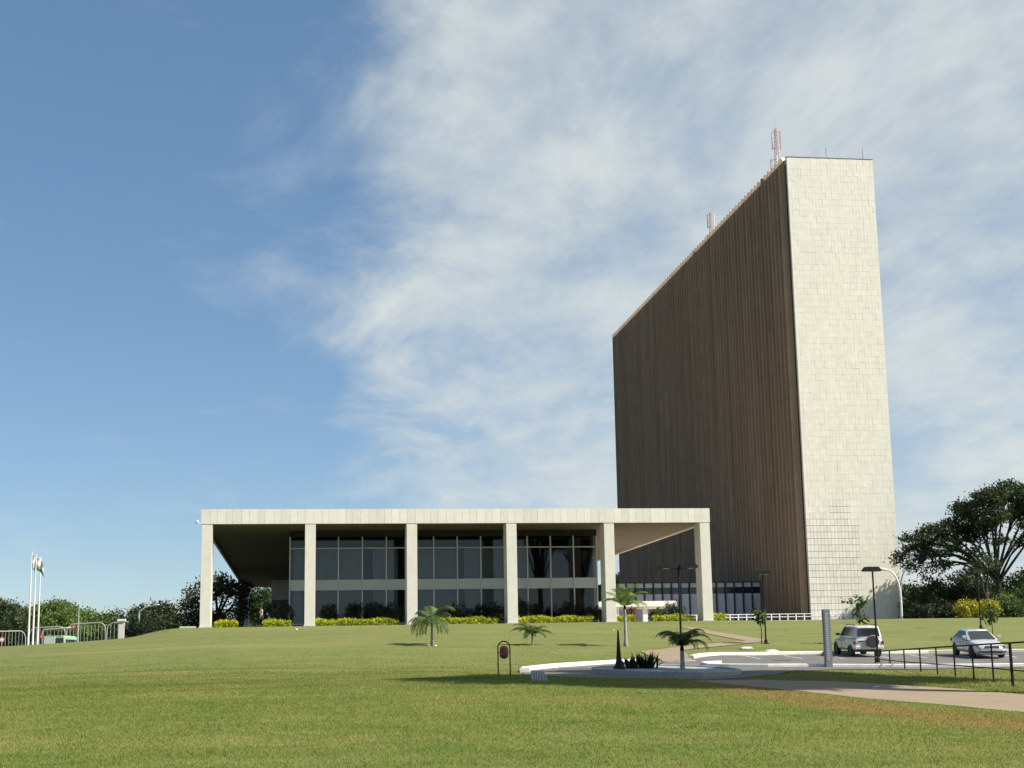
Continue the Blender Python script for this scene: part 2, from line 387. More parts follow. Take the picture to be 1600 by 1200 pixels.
def np_mesh(name, V, Q, tint=None):
    """V (n,3) vertices, Q (m,k) faces, tint (n,3) colours per vertex"""
    me = bpy.data.meshes.new(name); k = Q.shape[1]
    me.vertices.add(len(V)); me.vertices.foreach_set('co', V.astype(np.float32).ravel())
    me.loops.add(Q.size); me.loops.foreach_set('vertex_index', Q.astype(np.int32).ravel())
    me.polygons.add(len(Q)); me.polygons.foreach_set('loop_start', np.arange(0, Q.size, k, dtype=np.int32))
    me.polygons.foreach_set('use_smooth', np.zeros(len(Q), dtype=bool))
    me.update(calc_edges=True)
    if tint is not None:
        a = me.color_attributes.new('tint', 'FLOAT_COLOR', 'POINT')
        a.data.foreach_set('color', np.concatenate([tint, np.ones((len(V), 1))], 1).astype(np.float32).ravel())
    return me

# ------------------------------------------------------------------ ground
def graded(lo, hi, step, far, g=1.25):
    a = list(np.arange(lo, hi+1e-6, step)); s = step
    while a[-1] < far: s *= g; a.append(a[-1]+s)
    s = step; b = []; x = lo
    return a
ds = [-60, -40, -25, -15, -8, -3, 0, 3, 6, 9, 12, 14] + graded(15, 136, .7, 4000)
ls_ = graded(0, 62, .8, 4000); ls = [-x for x in ls_[:0:-1]] + ls_
LG, DG = np.meshgrid(ls, ds)
XG = LG*cy_ + DG*sy_; YG = -LG*sy_ + DG*cy_
V = np.stack([XG.ravel(), YG.ravel(), gz_np(XG, YG).ravel()], 1)
nl = len(ls); ii = np.arange(len(ds)-1)[:, None]*nl + np.arange(nl-1)[None, :]
Q = np.stack([ii, ii+1, ii+nl+1, ii+nl], -1).reshape(-1, 4)
me = np_mesh('ground', V, Q); ground = struct(link('ground', me, m_grass, smooth=True))

def drape(name, poly_px, m, off=.03, world=False, step=1.0):
    pts = [p if world else gp(*p) for p in poly_px]
    b = []
    for i in range(len(pts)):
        a, c = Vector(pts[i][:2]), Vector(pts[(i+1) % len(pts)][:2]); k = max(1, int((c-a).length/step))
        b += [a.lerp(c, t/k) for t in range(k)]
    xs = [p.x for p in b]; ys = [p.y for p in b]; nb = len(b)
    inner = [Vector((x, y)) for x in np.arange(min(xs)+.5, max(xs), step) for y in np.arange(min(ys)+.5, max(ys), step)]
    r = delaunay_2d_cdt(b+inner, [(i, (i+1) % nb) for i in range(nb)], [], 1, 1e-5)
    vs = r[0]; me = bpy.data.meshes.new(name)
    z = gz_np([v.x for v in vs], [v.y for v in vs])
    me.from_pydata([(v.x, v.y, zz+off) for v, zz in zip(vs, z)], [], [f for f in r[2]])
    bm = bmesh.new(); bm.from_mesh(me); bmesh.ops.recalc_face_normals(bm, faces=bm.faces)
    if sum(f.normal.z for f in bm.faces) < 0: bmesh.ops.reverse_faces(bm, faces=bm.faces)
    bm.to_mesh(me); bm.free()
    return struct(link(name, me, m)), [(p.x, p.y) for p in b]
def inpoly(x, y, poly):
    c = np.zeros(len(x), bool); n_ = len(poly)
    for i in range(n_):
        x0, y0 = poly[i]; x1, y1 = poly[(i+1) % n_]
        if y0 == y1: continue
        k = ((y0 > y) != (y1 > y)) & (x < (x1-x0)*(y-y0)/(y1-y0)+x0); c ^= k
    return c
road_px = [(818, 1055), (820, 1049), (870, 1043.5), (930, 1039.5), (985, 1036), (1037, 1035), (1083, 1033), (1096, 1027), (1125, 1024.5), (1300, 1022.5), (1600, 1019), (1700, 1018),
           (1700, 1044), (1500, 1045), (1300, 1047), (1240, 1049), (1200, 1056), (1100, 1063), (1000, 1061), (880, 1059)]
lot, lot_poly = drape('parking_lot', road_px, m_asph, .03)
near_path_px = [(1075, 1064.5), (1180, 1062.5), (1300, 1065), (1400, 1070), (1500, 1077), (1640, 1089), (1900, 1112), (1900, 1150), (1640, 1117), (1500, 1104), (1400, 1096), (1300, 1086), (1180, 1074)]
near_path, np_poly = drape('footpath', near_path_px, m_path, .016)
p2, p2_poly = drape('paved_path', [(1000, 1018), (1060, 1012), (1100, 1007.5), (1165, 1002), (1200, 1002), (1150, 1008), (1100, 1012.5), (1068, 1017), (1083, 1032.5), (1037, 1034.2)], m_path, .036, step=.7)
p3, p3_poly = drape('garden_path', [(1062, 980), (1080, 980), (1120, 988), (1160, 994), (1200, 1001.5), (1165, 1001.8), (1130, 995.5), (1095, 988)], m_path, .032, step=.7)

def strip(name, pts, w, h, m, base=.0, closed=False, sub=.8, cap=.03):
    """kerb of real section following the ground along world points"""
    P = []
    for i in range(len(pts)-(0 if closed else 1)):
        a, c = Vector(pts[i][:2]), Vector(pts[(i+1) % len(pts)][:2]); k = max(1, int((c-a).length/sub))
        P += [a.lerp(c, t/k) for t in range(k)]
    if not closed: P.append(Vector(pts[-1][:2]))
    mb = MB(); n_ = len(P); prof = [(-w/2, -.15), (-w/2, h-cap), (-w/2+cap, h), (w/2-cap, h), (w/2, h-cap), (w/2, -.15)]
    for i, p in enumerate(P):
        a = P[(i-1) % n_] if closed or i else P[0]; c = P[(i+1) % n_] if closed or i < n_-1 else P[-1]
        t = (c-a).normalized(); nn = Vector((t.y, -t.x)); z = gz(p.x, p.y)+base
        for u, hh in prof: mb.v.append((p.x+nn.x*u, p.y+nn.y*u, z+hh))
    k = len(prof)
    for i in range(n_ if closed else n_-1):
        j = (i+1) % n_
        for q in range(k-1): mb.f.append((i*k+q, i*k+q+1, j*k+q+1, j*k+q))
    if not closed: mb.f += [tuple(range(k)), tuple((n_-1)*k+q for q in range(k))]
    return part(name, mb, m)
def kerb(pts_px, w=.3, h=.16, m=m_kerb): return struct(strip('kerb', [gp(*p) for p in pts_px], w, h, m))
kerb([(820, 1051), (822, 1048), (845, 1045.5), (870, 1042.8), (900, 1040.8), (930, 1039), (960, 1037), (990, 1035.5)], .45, .2)
kerb([(1080, 1029), (1088, 1027), (1100, 1025.3), (1125, 1024), (1200, 1023.3), (1300, 1022), (1450, 1020.5), (1600, 1019), (1690, 1018)], .3, .18)
kerb([(1036, 1034), (1060, 1034.5), (1085, 1033)], .25, .05, m_kerbdk)
kerb([(1125, 1037.5), (1108, 1038.2), (1100, 1039.5), (1108, 1041.5), (1140, 1042.3), (1200, 1042.6), (1300, 1042.6), (1370, 1043), (1500, 1042.5), (1690, 1041)], .35, .17)
for x in (1170, 1235, 1300, 1372, 1430, 1500, 1570):
    a, b = gp(x+18, 1030.5-(x-1170)*.006), gp(x-10, 1025.5-(x-1170)*.007)
    s_ = strip('bay_line', [a, b], .12, .012, m_line, .03, cap=.004); s_.parent = lot

# ------------------------------------------------------------------ vegetation builders
def leaves(C, n, spread, size, rng, elong=2.0, tvar=.35, up=.0, squash=1.0):
    """C (k,3) cluster centres -> leaf quads around each"""
    k = len(C); tot = k*n
    P = np.repeat(C, n, 0)+rng.normal(0, 1, (tot, 3))*np.array([spread, spread, spread*squash])
    d = rng.normal(0, 1, (tot, 3)); d[:, 2] += up; d /= np.linalg.norm(d, axis=1)[:, None]
    e = np.cross(d, rng.normal(0, 1, (tot, 3))); e /= np.linalg.norm(e, axis=1)[:, None]
    s = size*rng.uniform(.6, 1.35, (tot, 1))
    V = np.stack([P-d*s*.5, P+e*s*.5/elong, P+d*s*.5, P-e*s*.5/elong], 1).reshape(-1, 3)
    Q = np.arange(tot*4).reshape(-1, 4)
    ct = np.repeat(rng.uniform(1-tvar, 1+tvar, (k, 1)), n, 0); t = ct*rng.uniform(.75, 1.25, (tot, 1))
    hue = np.repeat(rng.normal(0, .07, (k, 1)), n, 0)
    tint = np.concatenate([t*(1+hue), t, t*(1-hue)], 1)
    return V, Q, np.repeat(tint, 4, 0)
def blob_pts(blobs, per_m3, rng, shell=.55, lo=3):
    out = []
    for (c, r) in blobs:
        n_ = max(lo, int(per_m3*4.19*r[0]*r[1]*r[2]))
        d = rng.normal(0, 1, (n_, 3)); d /= np.linalg.norm(d, axis=1)[:, None]
        q = rng.uniform(shell**3, 1, (n_, 1))**(1/3)
        out.append(np.array(c)+d*q*np.array(r))
    return out
def tree(name, label, base, blobs, lm, bark=m_bark, tr=.3, per=.35, nleaf=22, spread=.45, size=.42, seed=1, cat='tree', group=None, fork=.35, twigs=5, shell=.45, squash=.7):
    rng = np.random.default_rng(seed); base = Vector(base)
    t = thing(name, label, cat, base, 0, group)
    loc = [(tuple(Vector(c)-base), r) for c, r in blobs]
    cl = blob_pts(loc, per, rng, shell)
    C = np.concatenate(cl)
    V, Q, ti = leaves(C, nleaf, spread, size, rng, squash=squash)
    link('crown', np_mesh('crown', V, Q, ti), lm, t)
    mb = MB(); top = max(c[2] for c, r in loc); mx = sum(c[0] for c, r in loc)/len(loc); my = sum(c[1] for c, r in loc)/len(loc)
    fz = max(.6, top*fork); lean = Vector((mx*.12, my*.12, fz))
    mb.tube([(0, 0, -.4), (0, 0, 0), tuple(lean*.5+Vector((rng.normal(0, tr*.3), 0, 0))), tuple(lean)], [tr*1.35, tr*1.15, tr, tr*.85], 8)
    for (c, r), pts in zip(loc, cl):
        c = Vector(c); st = lean*(.75+.25*rng.random())
        mid = st.lerp(c, .5)+Vector((rng.normal(0, .1), rng.normal(0, .1), .12*(c-st).length))
        e = c+Vector((0, 0, -r[2]*.2)); m2 = mid.lerp(e, .5)+Vector(rng.normal(0, .12, 3))*max(r)*.4
        mb.tube([st, st.lerp(mid, .5)+Vector(rng.normal(0, .06, 3)), mid, m2, e], [tr*.5, tr*.4, tr*.3, tr*.22, tr*.12], 6, False)
        for q in pts[:twigs]:
            q = Vector(q); s0 = (m2 if rng.random() < .6 else mid); mm = s0.lerp(q, .55)+Vector((0, 0, .08*(q-s0).length))
            mb.tube([s0, mm, q], [tr*.17, tr*.11, tr*.05], 4, False)
    part('trunk', mb, bark, t, smooth=True)
    return t
def pblob(px, py, d, rx, ry, rd=None):
    return (tuple(at(px, py, d)), (M2(rx, d), M2(rd or rx, d), M2(ry, d)))
def shrub(name, label, base, w, h, lm, seed, dep=None, group=None, cat='shrub', per=9, nleaf=16, size=.14, spread=.12, shell=.6, rotz=0):
    rng = np.random.default_rng(seed); t = thing(name, label, cat, base, rotz, group)
    dep = dep or w
    bl = [((0, 0, h*.55), (w/2, dep/2, h*.47))]+[((rng.uniform(-.3, .3)*w, rng.uniform(-.3, .3)*dep, h*rng.uniform(.35, .75)), (w*.24, dep*.24, h*.25)) for _ in range(4)]
    C = np.concatenate(blob_pts(bl, per, rng, shell, 14)); C[:, 2] = np.maximum(C[:, 2], .04)
    V, Q, ti = leaves(C, nleaf, spread, size, rng)
    link('foliage', np_mesh('foliage', V, Q, ti), lm, t)
    mb = MB()
    for k in range(4): mb.tube([(rng.normal(0, .04), rng.normal(0, .04), -.05), (rng.normal(0, .1)*w, rng.normal(0, .1)*dep, h*.35), (rng.normal(0, .2)*w, rng.normal(0, .2)*dep, h*.75)], [.035, .025, .01], 5)
    part('stem', mb, m_bark, t); return t
def palm(name, label, base, trunk_h, nf, fl, seed, lm=L_palm, lean=0.0, tr=.09, spread=1.0, droop=1.0, elr=(.3, 1.4)):
    rng = np.random.default_rng(seed); t = thing(name, label, 'palm', base)
    mb = MB(); k = 7
    top = Vector((lean, 0, trunk_h))
    mb.tube([(lean*(i/k)**2, 0, -.2+(trunk_h+.2)*i/k) for i in range(k+1)], [tr*(1.35 if i < 2 else 1.0-.25*i/k) for i in range(k+1)], 8)
    part('trunk', mb, m_bark_l, t, smooth=True)
    mb = MB().tube([top-Vector((0, 0, .05)), top+Vector((0, 0, fl*.12)), top+Vector((0, 0, fl*.22))], [tr*.85, tr*.6, tr*.3], 8); part('crownshaft', mb, lm, t, smooth=True)
    top = top+Vector((0, 0, fl*.12))
    for i in range(nf):
        a = 2*math.pi*(i+rng.uniform(-.3, .3))/nf*1.0+seed; el = rng.uniform(*elr)*spread; ln = fl*rng.uniform(.8, 1.12)
        h = Vector((math.cos(a), math.sin(a), 0)); p = top.copy(); pts = [p.copy()]; m_ = 12; ang = el
        for s in range(m_):
            ang -= droop*(1.9/m_)*(.4+s/m_); p = p+(h*math.cos(ang)+Vector((0, 0, math.sin(ang))))*(ln/m_); pts.append(p.copy())
        V = []; Q = []; side = h.cross(Vector((0, 0, 1)))
        for s in range(1, m_+1):
            tdir = (pts[s]-pts[s-1]).normalized(); upv = side.cross(tdir)
            for j in range(3):
                b = pts[s-1].lerp(pts[s], (j+.5)/3); L_ = ln*.30*(.55+.45*math.sin(math.pi*min(1, (s+j/3)/m_*1.02)))
                for sg in (-1, 1):
                    dr = (side*sg*.85+tdir*.55-Vector((0, 0, .38+.25*rng.random()))+upv*.1).normalized(); tip = b+dr*L_*rng.uniform(.8, 1.1)
                    w_ = tdir*.022*(fl/1.5); md = b.lerp(tip, .5)+Vector((0, 0, .03*L_)); o = len(V)
                    V += [b-w_*.6, md-w_, tip, md+w_]; Q.append((o, o+1, o+2, o+3))
        for s in range(m_):
            w_ = side*.018*(1-s/m_*.7); o = len(V); V += [pts[s]-w_, pts[s]+w_, pts[s+1]+w_*.9, pts[s+1]-w_*.9]; Q.append((o, o+1, o+2, o+3))
        ti = np.full((len(V), 3), 1.0)*rng.uniform(.7, 1.3)
        link('frond', np_mesh('frond', np.array([tuple(x) for x in V]), np.array(Q), ti), lm, t)
    return t

# ------------------------------------------------------------------ palace pavilion
W_, D_ = PX1-PX0, PY1-PY0
SOF, TOP = 11.78-FLOOR, 12.99-FLOOR
pav = thing('palace_pavilion', 'low modernist palace with white marble columns and wide flat overhanging roof', 'building', (PX0, PY0, FLOOR))
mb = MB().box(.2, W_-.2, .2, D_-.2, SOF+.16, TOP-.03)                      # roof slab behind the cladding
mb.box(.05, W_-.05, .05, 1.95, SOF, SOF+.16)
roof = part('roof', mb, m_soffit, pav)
npan = 66; rng = np.random.default_rng(4); xs = np.linspace(0, W_, npan+1); xs[1:-1] += rng.uniform(-.08, .08, npan-1)
for i in range(npan):
    part('fascia_panel', MB().box(xs[i]+.006, xs[i+1]-.006, rng.uniform(-.006, .006), .2, SOF-.01, TOP), m_marble, roof)
for s_x in (0, W_-.2):
    for j in range(40):
        y0, y1 = .2+(D_-.2)*j/40, .2+(D_-.2)*(j+1)/40
        part('fascia_panel', MB().box(s_x+(.0 if s_x == 0 else .004), s_x+(.196 if s_x == 0 else .2), y0+.008, y1-.008, SOF-.01, TOP), m_marble, roof)
CW, CD = .88, 1.9
for i in range(6):
    x0 = (W_-CW-.1)*i/5+.05
    c = part('column', MB().box(0, CW, 0, CD, -.6, SOF-.004), m_col, pav, (x0, .03, 0), bevel=.015)
    part('plinth', MB().box(-.05, CW+.05, -.05, CD+.05, -.6, .12), m_offwhite, c)
    part('column', c.data, m_col, pav, (x0, D_-CD-.23, 0))
# glazed hall
GY = 8.6; gx0 = onY(453, 880, PY0+GY).x-PX0; PIT = 2.13; NB = 13; gx1 = gx0+PIT*NB
GT = SOF-.4; zl = [(.45, 3.35), (4.28, 7.03), (7.15, GT)]
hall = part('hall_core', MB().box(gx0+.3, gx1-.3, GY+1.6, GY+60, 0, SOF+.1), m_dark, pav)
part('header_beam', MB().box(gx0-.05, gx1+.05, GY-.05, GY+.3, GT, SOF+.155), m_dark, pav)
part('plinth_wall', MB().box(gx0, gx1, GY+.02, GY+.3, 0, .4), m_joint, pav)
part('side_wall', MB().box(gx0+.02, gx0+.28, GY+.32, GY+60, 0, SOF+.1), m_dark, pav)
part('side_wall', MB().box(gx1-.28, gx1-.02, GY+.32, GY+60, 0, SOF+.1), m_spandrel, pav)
def glass_b(N, L, b):
    out = [x for x in b.id_data.nodes if x.type == 'OUTPUT_MATERIAL'][0]
    tr = N('ShaderNodeBsdfTransparent', Color=(.68, .71, .73, 1)); gl = N('ShaderNodeBsdfGlossy', Roughness=.02)
    fr = N('ShaderNodeFresnel', IOR=1.5); mx = N('ShaderNodeMixShader', i0=fr.outputs[0], i1=tr.outputs[0], i2=gl.outputs[0]); L.new(mx.outputs[0], out.inputs[0])
m_glass = mat('tinted_glass', build=glass_b)
dark_p = {3: .45, 4: .5, 7: .3, 10: 1, 11: 1, 12: 1}
for k in range(NB+1):
    part('mullion', MB().box(-.055, .055, -.12, .14, 0, GT), m_alum, pav, (gx0+k*PIT, GY, 0))
for k in range(NB):
    xa, xb = gx0+k*PIT+.055, gx0+(k+1)*PIT-.055
    part('spandrel_panel', MB().box(xa, xb, GY-.03, GY+.1, 3.35, 4.28), m_spandrel, pav)
    for (za, zb) in zl:
        w = part('window_pane', MB().box(xa, xb, GY+.02, GY+.035, za+.02, zb-.02), m_glass, pav)
    part('transom', MB().box(xa, xb, GY-.02, GY+.06, 7.03, 7.13), m_alum, pav)
    part('transom', MB().box(xa, xb, GY-.02, GY+.06, .36, .45), m_alum, pav)
    fr = dark_p.get(k, 0)
    if fr < 1:
        a, b = (xa+(xb-xa)*fr, xb) if k % 2 else (xa, xb-(xb-xa)*fr)
        part('curtain', MB().box(a, b, GY+.4, GY+.43, 4.1, 7.05), m_curtain, pav)
        part('curtain', MB().box(a, b, GY+.4, GY+.43, .3, 3.4), m_curtain, pav)
part('floor_slab', MB().box(gx0+.1, gx1-.1, GY+.12, GY+1.55, 3.4, 4.2), m_dark, pav)
# set-back rear block under the same roof
rb = at(424, 920, 206); rx = rb.x-PX0; ry = rb.y-PY0
part('rear_wall', MB().box(rx, gx0+3, ry, ry+.3, SOF-2.6, SOF+.1), m_spandrel, pav)
part('rear_glazing', MB().box(rx+.05, gx0+2.9, ry+.05, ry+.25, -.1, SOF-2.6), m_dkglass, pav)
tr_ = struct(part('terrace', MB().box(PX0-.6, PX1+.6, PY0+2.6, PY1+1, FLOOR-.4, FLOOR+.05), m_pave))
m_bounce = mat('bounce_paving_mat', rough=.85, build=wobble((.52, .43, .33), .1, .6, .1))  # pale paving out of view, added to bounce sunlight onto the right soffit
struct(part('bounce_paving', MB().box(PX1+.65, PX1+17, PY0+8, PY1-20, FLOOR-.4, FLOOR+.045), m_bounce)); struct(part('bounce_paving', MB().box(PX0+gx1+.2, PX1+.55, PY0+3, PY1-20, FLOOR, FLOOR+.056), m_bounce))
pl = part('corner_plinth', MB().box(-1.5, -.25, -.3, 1.0, -.35, .12), m_offwhite, pav, (0, 0, 0))
# camera on the roof corner
cc = thing('security_camera', 'white security camera on a bracket at the roof corner', 'camera', (PX0-.02, PY0-.02, FLOOR+SOF+.05))
part('bracket', MB().box(-.34, 0, -.04, .02, -.04, .03), m_white, cc)
part('housing', MB().lathe([(.05, -.02), (.12, .02), (.14, .14), (.09, .25), (.03, .27)], 14), m_white, cc, (-.3, -.05, 0), smooth=True)

# ------------------------------------------------------------------ office tower
TX1, TX2, TY1, TY2, TZ = 60.2, 71.45, 170.3, 272.0, 61.7-FLOOR
tow = thing('office_tower', 'tall narrow slab tower with blank white end wall and brown vertical fins', 'building', (TX1, TY1, FLOOR))
TW, TL = TX2-TX1, TY2-TY1
part('core', MB().box(.12, TW-.06, .12, TL, -.6, TZ-.7), m_finwall, tow)
part('joint_backing', MB().box(.02, TW-.02, .06, .12, -.6, TZ-.05), m_joint2, tow)
NC, NR = 26, 76; cwid = TW/NC; rh = TZ/NR; rng = np.random.default_rng(8)
endw = part('end_wall', MB().box(.0, TW, .12, .5, TZ-.7, TZ-.002), m_marble, tow)
hi = bpy.data.objects  # noqa
slab_me = {}
VV, QQ, TT = [], [], []
loose = part('joint_sheet', MB().box(.0, cwid*15.02, .05, .058, -.2, rh*19.98), m_joint, endw)  # dark sheet behind the lower left slabs, seen as their dark joints
for r in range(NR):
    for c in range(NC):
        near = c < 15 and r < 20
        g = .014 if near and (r < 17 or 7 <= c < 13) and c < 14.5 else .004
        gh = g*1.5 if near else g
        x0, x1, z0, z1 = c*cwid+g, (c+1)*cwid-g, r*rh+gh-.2*(r == 0), (r+1)*rh-gh
        y0 = rng.uniform(-.006, .008)
        if near:
            part('slab', MB().box(x0, x1, y0, .05, z0, z1), m_marble, endw)
        else:
            b = len(VV)
            if rng.random() < .5: pass
            VV += [(x, y, z) for z in (z0, z1) for y in (y0, .06) for x in (x0, x1)]
            QQ += [tuple(b+i for i in q) for q in ((0, 2, 3, 1), (4, 5, 7, 6), (0, 1, 5, 4), (2, 6, 7, 3), (0, 4, 6, 2), (1, 3, 7, 5))]
            t = min(1.1, max(.8, rng.normal(.985, .025))); TT += [(t, t, t*rng.uniform(.96, 1.01))]*8
o = link('slab_field', np_mesh('slab_field', np.array(VV), np.array(QQ), np.array(TT)), m_marble_j, endw); o['kind'] = 'stuff'
bm = bmesh.new(); bm.from_mesh(o.data); bmesh.ops.recalc_face_normals(bm, faces=bm.faces); bm.to_mesh(o.data); bm.free()
NFIN = 71; pit = TL/NFIN
fin_me = MB().box(-.70, .12, -.08, .08, -.4, TZ-.02).mesh('fin'); fin_me.materials.append(m_fin)
for k in range(1, NFIN+1): link('fin', fin_me, None, tow, (0, k*pit-.1, 0))
part('edge_wall', MB().box(-.02, .118, .125, .35, -.4, TZ-.6), m_marble, tow)
sl = MB().box(-.12, .1, -.01+.4, pit-.3, 0, 3.4).mesh('recess_panel'); sl.materials.append(m_fin)
part('parapet', MB().box(.0, TW, .5, TL, TZ-.69, TZ-.1), m_fin, tow)
part('coping', MB().box(-.03, TW+.03, -.03, .6, TZ+.0, TZ+.09), m_joint, tow)
part('far_wall', MB().box(0, TW, TL, TL+.3, -.4, TZ), m_marble, tow)
floor_me = MB().box(-.06, .115, 1.55, TL, -.12, .12).mesh('floor_edge'); floor_me.materials.append(m_finwall)
for k in range(1, 16): link('floor_edge', floor_me, None, tow, (0, 0, k*3.6))
for x in (.47*TW, .9*TW): part('lightning_rod', MB().tube([(x, .3, TZ), (x, .3, TZ+1.5)], .035, 5), m_joint, tow)
# masts
m_mast = mat('mast_red_white', rough=.6, build=wobble((.40, .26, .24), .2, 3))
def mast(label, px, ytop, ybase, xoff, seed):
    b = onX(px, ybase, TX1+xoff); tp = onX(px, ytop, TX1+xoff); zb = FLOOR+TZ-.15; H = tp.z-zb
    t = thing('antenna_mast', label, 'antenna', (b.x, b.y, zb), 0, 'lattice masts on the tower roof')
    w = .38; mb = MB(); hh = H*.84; nn = 14
    for a in range(3):
        an = 2.094*a+.4; mb.tube([(w*math.cos(an), w*math.sin(an), 0), (w*.5*math.cos(an), w*.5*math.sin(an), hh)], .045, 5)
    for i in range(nn):
        z0, z1 = hh*i/nn, hh*(i+1)/nn; s0 = w*(1-.5*i/nn)
        for a in range(3):
            an, a2 = 2.094*a+.4, 2.094*(a+1)+.4
            mb.tube([(s0*math.cos(an), s0*math.sin(an), z0), (s0*math.cos(a2), s0*math.sin(a2), z1)], .025, 4)
    part('lattice', mb, m_mast, t)
    part('lightning_rod', MB().tube([(0, 0, hh), (0, 0, H)], .03, 5), m_galv, t)
    rng = np.random.default_rng(seed)
    for z0, z1, r_ in ((hh*.18, hh*.42, .95), (hh*.60, hh*.97, .6)):
        for a in range(3):
            an = 2.094*a+.2; x, y = r_*math.cos(an), r_*math.sin(an)
            q = part('panel_antenna', MB().box(x-.06, x+.06, y-.05, y+.05, z0, z1), m_white if rng.random() < .4 else m_mast, t)
            for z in (z0+.15, z1-.15): part('arm', MB().tube([(0, 0, z), (x, y, z)], .035, 5), m_mast, q)
    part('dish', MB().lathe([(.02, 0), (.28, .06), (.42, .2), (.44, .22)], 14, Matrix.Rotation(rad(90), 4, 'X')), m_white, t, (.5, -.45, hh*.33), smooth=True)
    part('side_arm', MB().tube([(0, 0, hh*.12), (-1.6, -.2, hh*.06)], .05, 5), m_galv, t)
mast('taller lattice antenna mast at the near corner of the tower roof', 1215, 182, 262, 1.5, 1)
mast('smaller lattice antenna mast halfway along the tower roof', 1112, 318, 372, 2.2, 2)

# ------------------------------------------------------------------ lobby wing, canopy, railings
lw = onX(1189, 930, TX1-.74); LY = lw.y; la, lb = onY(950, 930, LY).x, TX1-.76; lz = onY(1100, 910, LY).z-FLOOR
lob = thing('lobby_wing', 'low glazed lobby wing with pale blinds joined to the foot of the tower', 'building', (la, LY, FLOOR))
LW = lb-la; n_p = 17
part('back_wall', MB().box(0, LW, .9, 9, -.4, lz-.02), m_dark, lob); part('roof', MB().box(-.2, LW-.02, -.25, 9.2, lz-.02, lz+.06), m_plastic, lob)
h1, h2 = lz*.44+1.2, lz-1.0
for k in range(n_p):
    xa, xb = LW*k/n_p, LW*(k+1)/n_p
    part('mullion', MB().box(xa-.09, xa+.09, -.2, .15, -.3, lz-.03), m_plastic, lob)
    z3 = lz-.62; z2 = lz-1.45
    part('top_panel', MB().box(xa+.09, xb-.09, .0, .1, z3, lz-.05), m_blind, lob)
    part('glass_strip', MB().box(xa+.09, xb-.09, .03, .09, z2, z3), m_dkglass, lob)
    part('window_pane', MB().box(xa+.09, xb-.09, .0, .1, .5, z2), m_blind, lob)
    part('sill_panel', MB().box(xa+.09, xb-.09, .03, .12, -.3, .5), m_dkglass, lob)
cd = 152; ca, cb = at(958, 943, cd), at(1062, 943, cd); ct, cbm = at(1010, 939, cd).z, at(1010, 947.5, cd).z
can = thing('entrance_canopy', 'flat white concrete canopy on posts between the palace and the lobby', 'canopy', (ca.x, ca.y, FLOOR))
cl_ = cb.x-ca.x
part('roof_slab', MB().box(-3, cl_, 0, 7, cbm-FLOOR, ct-FLOOR), m_white, can, bevel=.03)
for px in (1011.5, 965):
    q = at(px, 955, cd).x-ca.x
    for yy in (.6, 6): part('post', MB().box(q-.24, q+.24, yy-.24, yy+.24, -.3, cbm-FLOOR), m_white, can)
m_clay = mat('clay_render', rough=.9, build=wobble((.40, .27, .19), .1, 1))
q = at(1000.5, 955, cd).x-ca.x; part('screen_wall', MB().box(q-.45, q+.45, 3, 3.3, -.3, cbm-FLOOR-.01), m_clay, can)

def rail(label, a, b, h, n_, m, name='railing', rails=(1, .55), r=.045, two=True, group=None, base=None):
    a, b = Vector(a), Vector(b); t = thing(name, label, 'railing', a, 0, group); v = b-a
    up_ = Vector((0, 0, h))
    for f_ in rails: part('rail', MB().tube([up_*f_, v+up_*f_], r, 6), m, t)
    for k in range(n_+1):
        p = v*(k/n_); part('post', MB().box(p.x-r*1.3, p.x+r*1.3, p.y-r*1.3, p.y+r*1.3, p.z-.4, p.z+h), m, t)
    return t
ra = onY(1036, 969.5, TY1-.7); rbp = onY(1265, 968.3, TY1-.7); zb_ = 4.45
wall_ = struct(part('retaining_kerb', MB().box(ra.x, TX2+2, TY1-1.0, TY1-.45, FLOOR-.4, zb_), m_offwhite))
# keep the upper lawn behind the crest level with the kerb foot
rail('long white two rail railing on the low kerb left of the tower corner', (ra.x, TY1-.72, zb_), (TX1-.1, TY1-.72, zb_), .72, 18, m_white)
for k, (p0, p1) in enumerate(((1290, 1322), (1325, 1342))):
    a, b = onY(p0, 967, TY1-.72), onY(p1, 967, TY1-.72)
    rail(['pale railing panel standing against the sunlit end wall of the tower', 'pale railing panel standing in the tree shadow on the end wall'][k], (a.x, TY1-.72, zb_), (b.x, TY1-.72, zb_), .72, 4, m_white)

# ------------------------------------------------------------------ hedges and bushes at the palace
def hedge(label, p0, p1, seed, h=.5, dd_=0.0):
    a, b = onY(p0, 976, PY0+.9+dd_), onY(p1, 976, PY0+.9+dd_); w = b.x-a.x; rng = np.random.default_rng(seed)
    t = thing('hedge', label, 'hedge', ((a.x+b.x)/2, PY0+.9+dd_, gz(a.x, PY0+.9+dd_)), 0, 'clipped yellow hedges along the palace front')
    k = int(w*60); C = np.stack([rng.uniform(-w/2, w/2, k), rng.uniform(-.42, .42, k), rng.uniform(.02, h, k)], 1)
    side = rng.integers(0, 3, k); C[side == 0, 2] = h*rng.uniform(.85, 1.05, (side == 0).sum()); C[side == 1, 1] = -.45
    C[:, 2] *= 1+.12*np.sin(C[:, 0]*2.3+seed)
    V, Q, ti = leaves(C, 14, .07, .13, rng, tvar=.3); 
    link('foliage', np_mesh('foliage', V, Q, ti), L_hedge, t)
    mb = MB()
    for x in np.arange(-w/2+.3, w/2-.2, .6): mb.tube([(x, 0, -.1), (x+.05, 0, h*.8)], [.03, .012], 4)
    part('stem', mb, m_bark, t)
